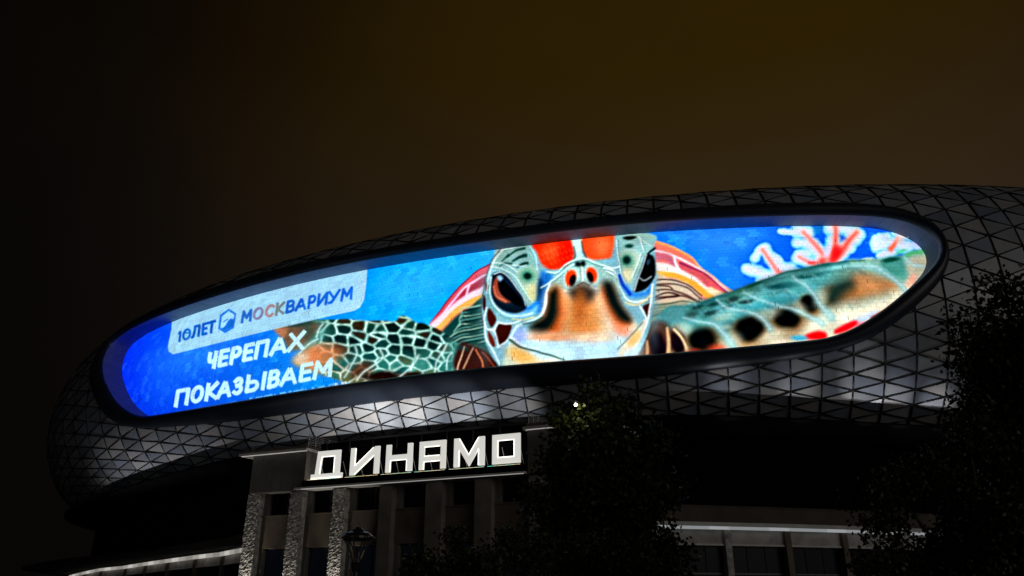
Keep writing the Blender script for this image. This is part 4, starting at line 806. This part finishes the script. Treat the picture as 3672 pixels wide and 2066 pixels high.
LET=[('Д','first',.94,4.75,[R_(.94,4.75,13.55,14.05),[(1.42,14.052),(2.0,14.052),(2.14,15.78),(1.56,15.78)],R_(3.76,4.38,14.052,15.78),[(1.56,15.782),(4.38,15.782),(4.38,16.34),(1.6,16.34)]],[((2.03,14.1),(2.16,15.74)),((2.16,15.74),(3.74,15.74)),((3.74,15.74),(3.74,14.1)),((1.0,13.62),(4.7,13.62))]),
('И','second',5.68,9.06,[R_(5.68,6.22,ZB_,ZT_),R_(8.52,9.06,ZB_,ZT_),[(6.222,13.72),(6.222,14.48),(8.518,16.3),(8.518,15.53)]],[((6.32,14.6),(8.38,16.25)),((6.34,13.75),(8.4,15.4)),((6.3,14.6),(6.3,16.3))]),
('Н','third',9.88,12.84,[R_(9.88,10.4,ZB_,ZT_),R_(12.32,12.84,ZB_,ZT_),R_(10.402,12.318,14.82,15.32)],[((10.48,14.78),(12.24,14.78)),((10.44,13.7),(10.44,14.75)),((12.28,13.7),(12.28,14.75))]),
('А','fourth',13.66,16.52,[R_(13.66,14.18,ZB_,ZT_),R_(16.0,16.52,ZB_,ZT_),R_(14.182,15.998,15.86,ZT_-.003),R_(14.182,15.998,14.44,14.9)],[((14.24,15.8),(15.94,15.8)),((14.24,14.4),(15.94,14.4)),((14.2,13.7),(14.2,14.38)),((14.24,14.95),(15.94,14.95))]),
('М','fifth',17.44,20.62,[R_(17.44,18.0,ZB_,ZT_),R_(20.06,20.62,ZB_,ZT_),[(18.002,15.3),(19.03,13.7),(19.03,14.72),(18.002,16.33)],[(19.032,13.7),(20.058,15.3),(20.058,16.33),(19.032,14.72)]],[((18.02,16.3),(19.03,14.75)),((19.03,14.75),(20.04,16.3)),((18.02,13.72),(18.02,15.2)),((20.04,13.72),(20.04,15.2))]),
('О','last',21.45,24.26,[R_(21.45,22.02,ZB_,ZT_),R_(23.69,24.26,ZB_,ZT_),R_(22.022,23.688,15.8,ZT_-.003),R_(22.022,23.688,ZB_+.003,14.25)],[((22.03,15.78),(23.68,15.78)),((22.04,14.28),(22.04,15.76)),((23.67,14.28),(23.67,15.76)),((22.03,14.27),(23.68,14.27))])]
for ch,orde,x0,x1,polys,tubes in LET:
    T=thing('illuminated_letter',bp((x0+x1)/2,-1.35,13.32),'%s of the six glowing white block letters, shaped %s, on the ledge'%(orde,ch),'letter','letters of the roof sign')
    mesh('letter_face',*join(*[lp(p) for p in polys]),M_LET,T)
    for (a,b),(c,d) in tubes: mesh('neon_tube',*tubev([bp(a,-1.18,b),bp(c,-1.18,d)],.028,.028,6),M_NEON,T)
    bb('light_strip',x0-.35,x1+.1,-1.06,-.98,13.42,13.50,M_STRIP,T)
    for k in range(3): x=x0+.25+(x1-x0-.5)*k/2; bb('stand',x-.05,x+.05,-1.4,-1.25,13.32,13.545 if ch=='Д' else 13.678,M_STEEL,T)
    for x in (x0+.9,x1-.1): mesh('brace',*tubev([bp(x,-2.5,13.36),bp(x,-1.45,15.2)],.035,.035,6),M_STEEL,T)
# ------------------------------------------------------------------ the old oval wall, one wing on each side of the block
M_STRIPW=mat('cornice_glow',(.8,.8,.8),.4,emit=(.92,.96,1.),estr=2.2)
def wing(name,pts,label,lamp,es,stone):
    c=np.mean(pts,0); T=thing(name,(c[0],c[1],0),label,'wall')
    for i in range(len(pts)-1):
        a=np.array(pts[i]);b_=np.array(pts[i+1]); d=(b_-a)/np.linalg.norm(b_-a); nrm=np.array([d[1],-d[0]])
        if nrm@a>0: nrm=-nrm
        ccw=(d[0]*nrm[1]-d[1]*nrm[0])>0
        L_=np.linalg.norm(b_-a)
        def q(nm,x0,x1,d0,d1,z0,z1,m,par):
            P=[a+d*x0+nrm*d0,a+d*x1+nrm*d0,a+d*x1+nrm*d1,a+d*x0+nrm*d1]
            if not ccw: P=P[::-1]
            return mesh(nm,*prism([tuple(p) for p in P],z0,z1),m,par)
        q('attic',0,L_,-1.7,-.95,8.72,10.2,M_ATT,T); q('coping',0,L_,-1.8,-.85,10.203,10.3,M_ATT,T)
        cn=q('cornice',0,L_,-1.75,-.02,8.38,8.717,M_WHT,T); 
        q('frieze_panel',.3,L_-.3,-1.5,-.85,6.9,8.377,M_FRZ,T)
        q('window_head',.3,L_-.3,-1.5,-.72,6.74,6.897,M_WHT,T)
        q('plinth',.3,L_-.3,-1.6,-.8,0,2.4,M_PLA,T); q('back_wall',0,L_,-2.2,-1.8,0,10.0,M_DARK,T)
        w=q('window',.3,L_-.3,-1.42,-1.3,4.3,4.42,M_FRM,T)
        for k in range(3): x0=.3+(L_-.6)*k/3; q('pane',x0+.04,x0+(L_-.6)/3-.04,-1.38,-1.34,2.41,4.29,M_GLS,w); q('pane',x0+.04,x0+(L_-.6)/3-.04,-1.38,-1.34,4.43,6.73,M_GLS,w)
        q('pilaster',-.3,.3,-1.6,-.5,0,8.375,M_STO if i in stone else M_PLA,T)
        if lamp[0]<=i<lamp[1]:  # range of bays given the glow band
            for k,m_ in enumerate(es): q('cornice_glow',L_*k/len(es)+.004,L_*(k+1)/len(es)-.004,-.34,-.22,7.86 if len(es)==4 else 8.1,8.377,m_,cn)  # tall glowing strips stand in for the lamplit band under the cornice
    return T
LW=[(-26,92.5),(-30.2,98.2),(-34.38,103.98),(-39.46,111.6),(-45.85,118.84),(-53.84,128.83),(-61.47,138.51),(-69.84,149.72),(-79.3,160.06),(-91,177),(-104.51,197.38)]
RW=[(8.6,72.4),(14.2,73.45),(19.82,74.66),(25.81,76.15),(31.8,77.9),(37.8,79.9),(44,82.4),(50,85.3),(56,88.8)]
LA,LB,LC,LD,LE=[mat('cornice_glow_%s'%n_,(.7,.7,.68),.5,emit=c_,estr=e_) for n_,c_,e_ in (('dim',(1,.94,.84),.22),('mid',(1,.95,.87),.32),('bright',(1,.96,.9),.5),('cool',(.88,.95,1.),.20),('cool_bright',(.9,.95,1.),.27))]  # graded glow that imitates light patches along the cornice band
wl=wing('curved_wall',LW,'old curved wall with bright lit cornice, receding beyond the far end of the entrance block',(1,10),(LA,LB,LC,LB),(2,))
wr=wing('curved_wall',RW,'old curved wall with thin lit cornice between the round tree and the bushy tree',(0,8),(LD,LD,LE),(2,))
for o_ in (wl,wr): o_['group']='wings of the old stadium wall'
# ------------------------------------------------------------------ assumed floodlights above the roofs, light sources only, no fixtures built
def roofpt(s,out,z): 
    p=shell_pt(s,float(abot(s)),0.); x,y,nx,ny=plan(np.interp(s,_S,_t)); return (float(p[0]+nx*out),float(p[1]+ny*out),z)
def aim(s,pd): return tuple(shell_pt(s,float(arcof(math.radians(pd))),0.))
for x,e,sx,pd in ((4.5,15000,-45,-42),(9.5,14000,-38.5,-44),(15.5,10000,-31,-43),(21.5,4500,-24,-45)): spot('assumed_floodlight',bp(x,-11.2,17.0),aim(sx,pd),e,50,.9,(1,.99,.96),.3)
for k,e in enumerate((20,150,550,1100,1450,1500,1500,1400,1200,900,500)): spot('assumed_floodlight',roofpt(-116+k*4.7,6.6,11.4),aim(-115+k*4.7,-51.5+.55*k),e,56,1.,(1,.97,1),.08)
for s,e,pd in ((4.5,1900,-37),(12.5,1500,-39),(19.5,2900,-40),(23.5,2300,-44),(28.5,2300,-48),(34,1300,-51)): spot('assumed_floodlight',roofpt(s,5.4,13.),aim(s,pd),e,26,1.,(1,.98,1),.08)
for s,e,pd in ((6,700,-44),(16,700,-45),(26,900,-47)): spot('assumed_floodlight',roofpt(s,6.4,11.8),aim(s,pd),e,80,.9,(.97,.97,1),.08)
# assumed lamps at pavement level under the stone pilasters, no fixtures built
for x,e in ((-5.84,1500),(-.32,700),(4.95,1300)): spot('assumed_ground_lamp',bp(x,.4,.2),bp(x,-.9,7),e,50,.9,(1,.93,.82),.1)
# unseen fill light added far left to lift the dark lower-left shell panels
pl=bpy.data.lights.new('shell_fill_light','POINT'); pl.energy=1500; pl.color=(.9,.95,1); pl.shadow_soft_size=.3; po=bpy.data.objects.new('shell_fill_light',pl); COL.objects.link(po); po.location=(-78,78,10)
# ------------------------------------------------------------------ street lamp
M_IRON=mat('lamp_iron_black',(.012,.012,.013),.35,spec=.5); M_RIB=mat('lamp_rib_satin',(.16,.16,.16),.35,metal=.7)
lx,ly=-3.67,19.66
LAMP=thing('street_lamp',(lx,ly,0),'unlit torch-shaped street lamp with flat black cap before the entrance block','street lamp')
mesh('post',*lathe([(.0,0),(.17,0),(.17,.25),(.10,.5),(.075,2.35),(.10,2.42),(.12,2.5),(.0,2.52)],16,(lx,ly,0)),M_IRON,LAMP)
mesh('cap',*lathe([(.0,3.36),(.07,3.36),(.09,3.33),(.14,3.31),(.16,3.27),(.30,3.22),(.37,3.15),(.375,3.10),(.33,3.08),(.25,3.05),(.0,3.04)],24,(lx,ly,0)),M_IRON,LAMP)
mesh('lamp_seat',*lathe([(0,2.5),(.10,2.5),(.13,2.56),(.12,2.62),(.0,2.63)],16,(lx,ly,0)),M_IRON,LAMP)
for k in range(6):
    a=math.radians(20+k*60); P=[(lx+r*math.cos(a),ly+r*math.sin(a),z) for r,z in ((.085,2.52),(.11,2.66),(.16,2.80),(.23,2.95),(.31,3.06),(.35,3.10))]
    mesh('rib',*tubev(P,.020,.022,6),M_RIB,LAMP)
    mesh('finial',*lathe([(0,-.03),(.025,-.015),(.03,0),(.025,.015),(0,.03)],8,(lx+.385*math.cos(a),ly+.385*math.sin(a),3.12)),M_RIB,LAMP)
# ------------------------------------------------------------------ trees
M_BARK=mat('bark',(.035,.028,.022),.9,var=.3,scale=6,bump=.6,bscale=12)
def leafmat(name,col):
    m=mat(name,col,.5,spec=.25,var=.25,scale=1.2,islands=.45); return m
M_LEAF=leafmat('leaf_dark',(.022,.033,.008)); M_LEAF2=leafmat('leaf_olive',(.022,.026,.008))
def tree(name,base,trunk_h,trunk_r,clumps,nleaf,lsize,label,m,cat='tree',group=None,seed=1):
    rg=np.random.default_rng(seed); T=thing(name,(*base,0),label,cat,group)
    bx,by=base; parts=[tubev([(bx,by,0),(bx+.08,by,trunk_h*.5),(bx,by+.05,trunk_h)],trunk_r,trunk_r*.7,10)]
    top=(bx,by+.05,trunk_h)
    for (cx,cy,cz,r) in clumps:
        mid=((top[0]+cx)/2+rg.normal()*.15,(top[1]+cy)/2+rg.normal()*.15,(top[2]*.45+cz*.55)); parts.append(tubev([(top[0],top[1],min(top[2],cz)-.3),mid,(cx,cy,cz)],trunk_r*.42,.03,6))
        for _ in range(3):
            dd=rg.normal(size=3); dd/=np.linalg.norm(dd); parts.append(tubev([mid,(cx,cy,cz),(cx+dd[0]*r*.8,cy+dd[1]*r*.8,cz+dd[2]*r*.8)],.035,.01,5))
    mesh('trunk',*join(*parts),M_BARK,T)
    # leaves: sprigs spread through each clump, denser towards its outside
    C=np.array(clumps); wts=C[:,3]**2.2; wts/=wts.sum(); ns=nleaf//9; idx=rg.choice(len(C),ns,p=wts)
    dirs=rg.normal(size=(ns,3)); dirs/=np.linalg.norm(dirs,axis=1)[:,None]; rad=C[idx,3]*(rg.random(ns)**.42)*(1+.22*rg.normal(size=ns)*(rg.random(ns)<.3))
    cen=C[idx,:3]+dirs*rad[:,None]*np.array([1,1,.9])
    P=np.repeat(cen,9,0)+rg.normal(size=(ns*9,3))*lsize*1.15; k=len(P); P[:,2]=np.maximum(P[:,2],.3)
    u=rg.normal(size=(k,3)); u[:,2]-=.5; u/=np.linalg.norm(u,axis=1)[:,None]; v=np.cross(u,rg.normal(size=(k,3))); v/=np.linalg.norm(v,axis=1)[:,None]; nrm=np.cross(u,v)
    L_=lsize*rg.uniform(.7,1.25,(k,1)); Wd=L_*.36
    a=P-u*L_*.5; c=P+u*L_*.5; m1=P-u*L_*.08+v*Wd+nrm*L_*.08; m2=P-u*L_*.08-v*Wd+nrm*L_*.08
    V=np.stack([a,m1,c,m2],1).reshape(-1,3); Q=np.arange(k*4).reshape(-1,4)
    fastmesh('crown',V,Q,m,T)
    return T
def clumpset(c,R,n,seed,zs=1.,flat=0):
    rg=np.random.default_rng(seed); o=[]
    for i in range(n):
        d=rg.normal(size=3); d/=np.linalg.norm(d); r=rg.uniform(.45,.78)
        o.append((c[0]+d[0]*R*r,c[1]+d[1]*R*r,c[2]+d[2]*R*zs*r,R*rg.uniform(.26,.42)))
    o.append((c[0],c[1],c[2],R*.6)); return o
tree('round_tree',(3.95,36),3.2,.24,clumpset((4.0,36,6.7),3.2,30,3,1.22)+[(3.75,35.6,10.5,.75),(2.6,36,9.6,.8),(5.0,36,10.0,.8),(6.5,36,8.6,.9),(1.75,36,7.6,.65),(1.25,36,6.0,.75),(6.9,36,6.3,.9),(6.2,36,3.6,1.4),(2.2,36,3.6,1.3),(4.,35.5,3.,1.6)],40000,.25,'tall round leafy tree hiding the end of the lettered ledge',M_LEAF,seed=11)
tree('young_tree',(-1.2,28),1.3,.09,clumpset((-1.3,28,2.6),1.45,14,5,.9)+[(-2.9,28,2.6,.75),(.4,28,3.1,.7),(-.2,28,3.7,.45),(-1.9,27.8,3.7,.45),(-3.2,28,3.0,.4)],9000,.15,'low dark leafy young tree beside the street lamp',M_LEAF,group='young trees before the block',seed=12)
tree('young_tree',(2.9,29),1.4,.09,clumpset((2.9,29,2.5),1.8,14,6,.9)+[(1.0,29,3.3,.7),(4.6,29,2.5,.9)],9000,.15,'low dark young tree under the tall round tree',M_LEAF,group='young trees before the block',seed=13)
tree('spreading_tree',(18.8,26.5),3.5,.30,clumpset((19.8,26.5,7.4),4.3,40,8,1.2)+[(16.3,26,9.0,1.0),(16.0,26,7.0,1.0),(15.9,26,10.4,.9),(17.4,26,11.9,.9),(15.5,26,8.2,.6),(17.2,26,8.,1.7),(17.6,26,10.2,1.5),(18.2,26,6.,1.8),(19.5,26,11.5,1.5),(16.8,26,5.2,1.5)],60000,.20,'tall black tree at the right edge covering the end of the shell',M_LEAF2,seed=14)
tree('bushy_tree',(11.9,21.2),1.3,.14,clumpset((12.2,21.2,2.6),2.1,26,9,.95)+[(10.0,21.2,4.5,.7),(9.6,21.2,3.6,.7),(9.4,21.2,2.4,.8),(11.2,21.2,4.9,.8),(13.2,21.2,5.2,.9),(10.4,21,1.6,1.0),(12.2,21,6.0,.7),(14.4,21,4.4,1.2)],30000,.13,'bushy lower tree in front of the lit wall, right of the round tree',M_LEAF2,seed=15)
# lamp glinting among the leaves of the round tree
GL_=thing('garden_lamp',(2.73,33.2,9.6),'tiny bright lamp glinting among the top leaves of the round tree','lamp')
mesh('bulb',*lathe([(0,-.07),(.05,-.05),(.07,0),(.05,.05),(0,.07)],10,(2.73,33.2,9.62)),mat('bulb_glow',(1,.9,.7),.4,emit=(1,.85,.6),estr=14),GL_)
mesh('holder',*join(tubev([(2.73,33.2,9.68),(2.73,33.2,9.78)],.05,.05,8),tubev([(2.73,33.2,9.78),(2.8,34.6,9.9),(3.2,36,9.4)],.012,.012,5)),M_IRON,GL_)
pl=bpy.data.lights.new('garden_lamp_light','POINT'); pl.energy=26; pl.color=(1,.85,.55); pl.shadow_soft_size=.07; po=bpy.data.objects.new('garden_lamp_light',pl); COL.objects.link(po); po.location=(2.73,33.0,9.6)
# warm fill lights added for the trees and facade
for loc,e in (((22,10,7.),90),((-9,14,7.),70),((-3,31,9.5),60)):
    pl=bpy.data.lights.new('warm_fill_light','POINT'); pl.energy=e; pl.color=(1,.80,.48); pl.shadow_soft_size=.2; po=bpy.data.objects.new('warm_fill_light',pl); COL.objects.link(po); po.location=loc
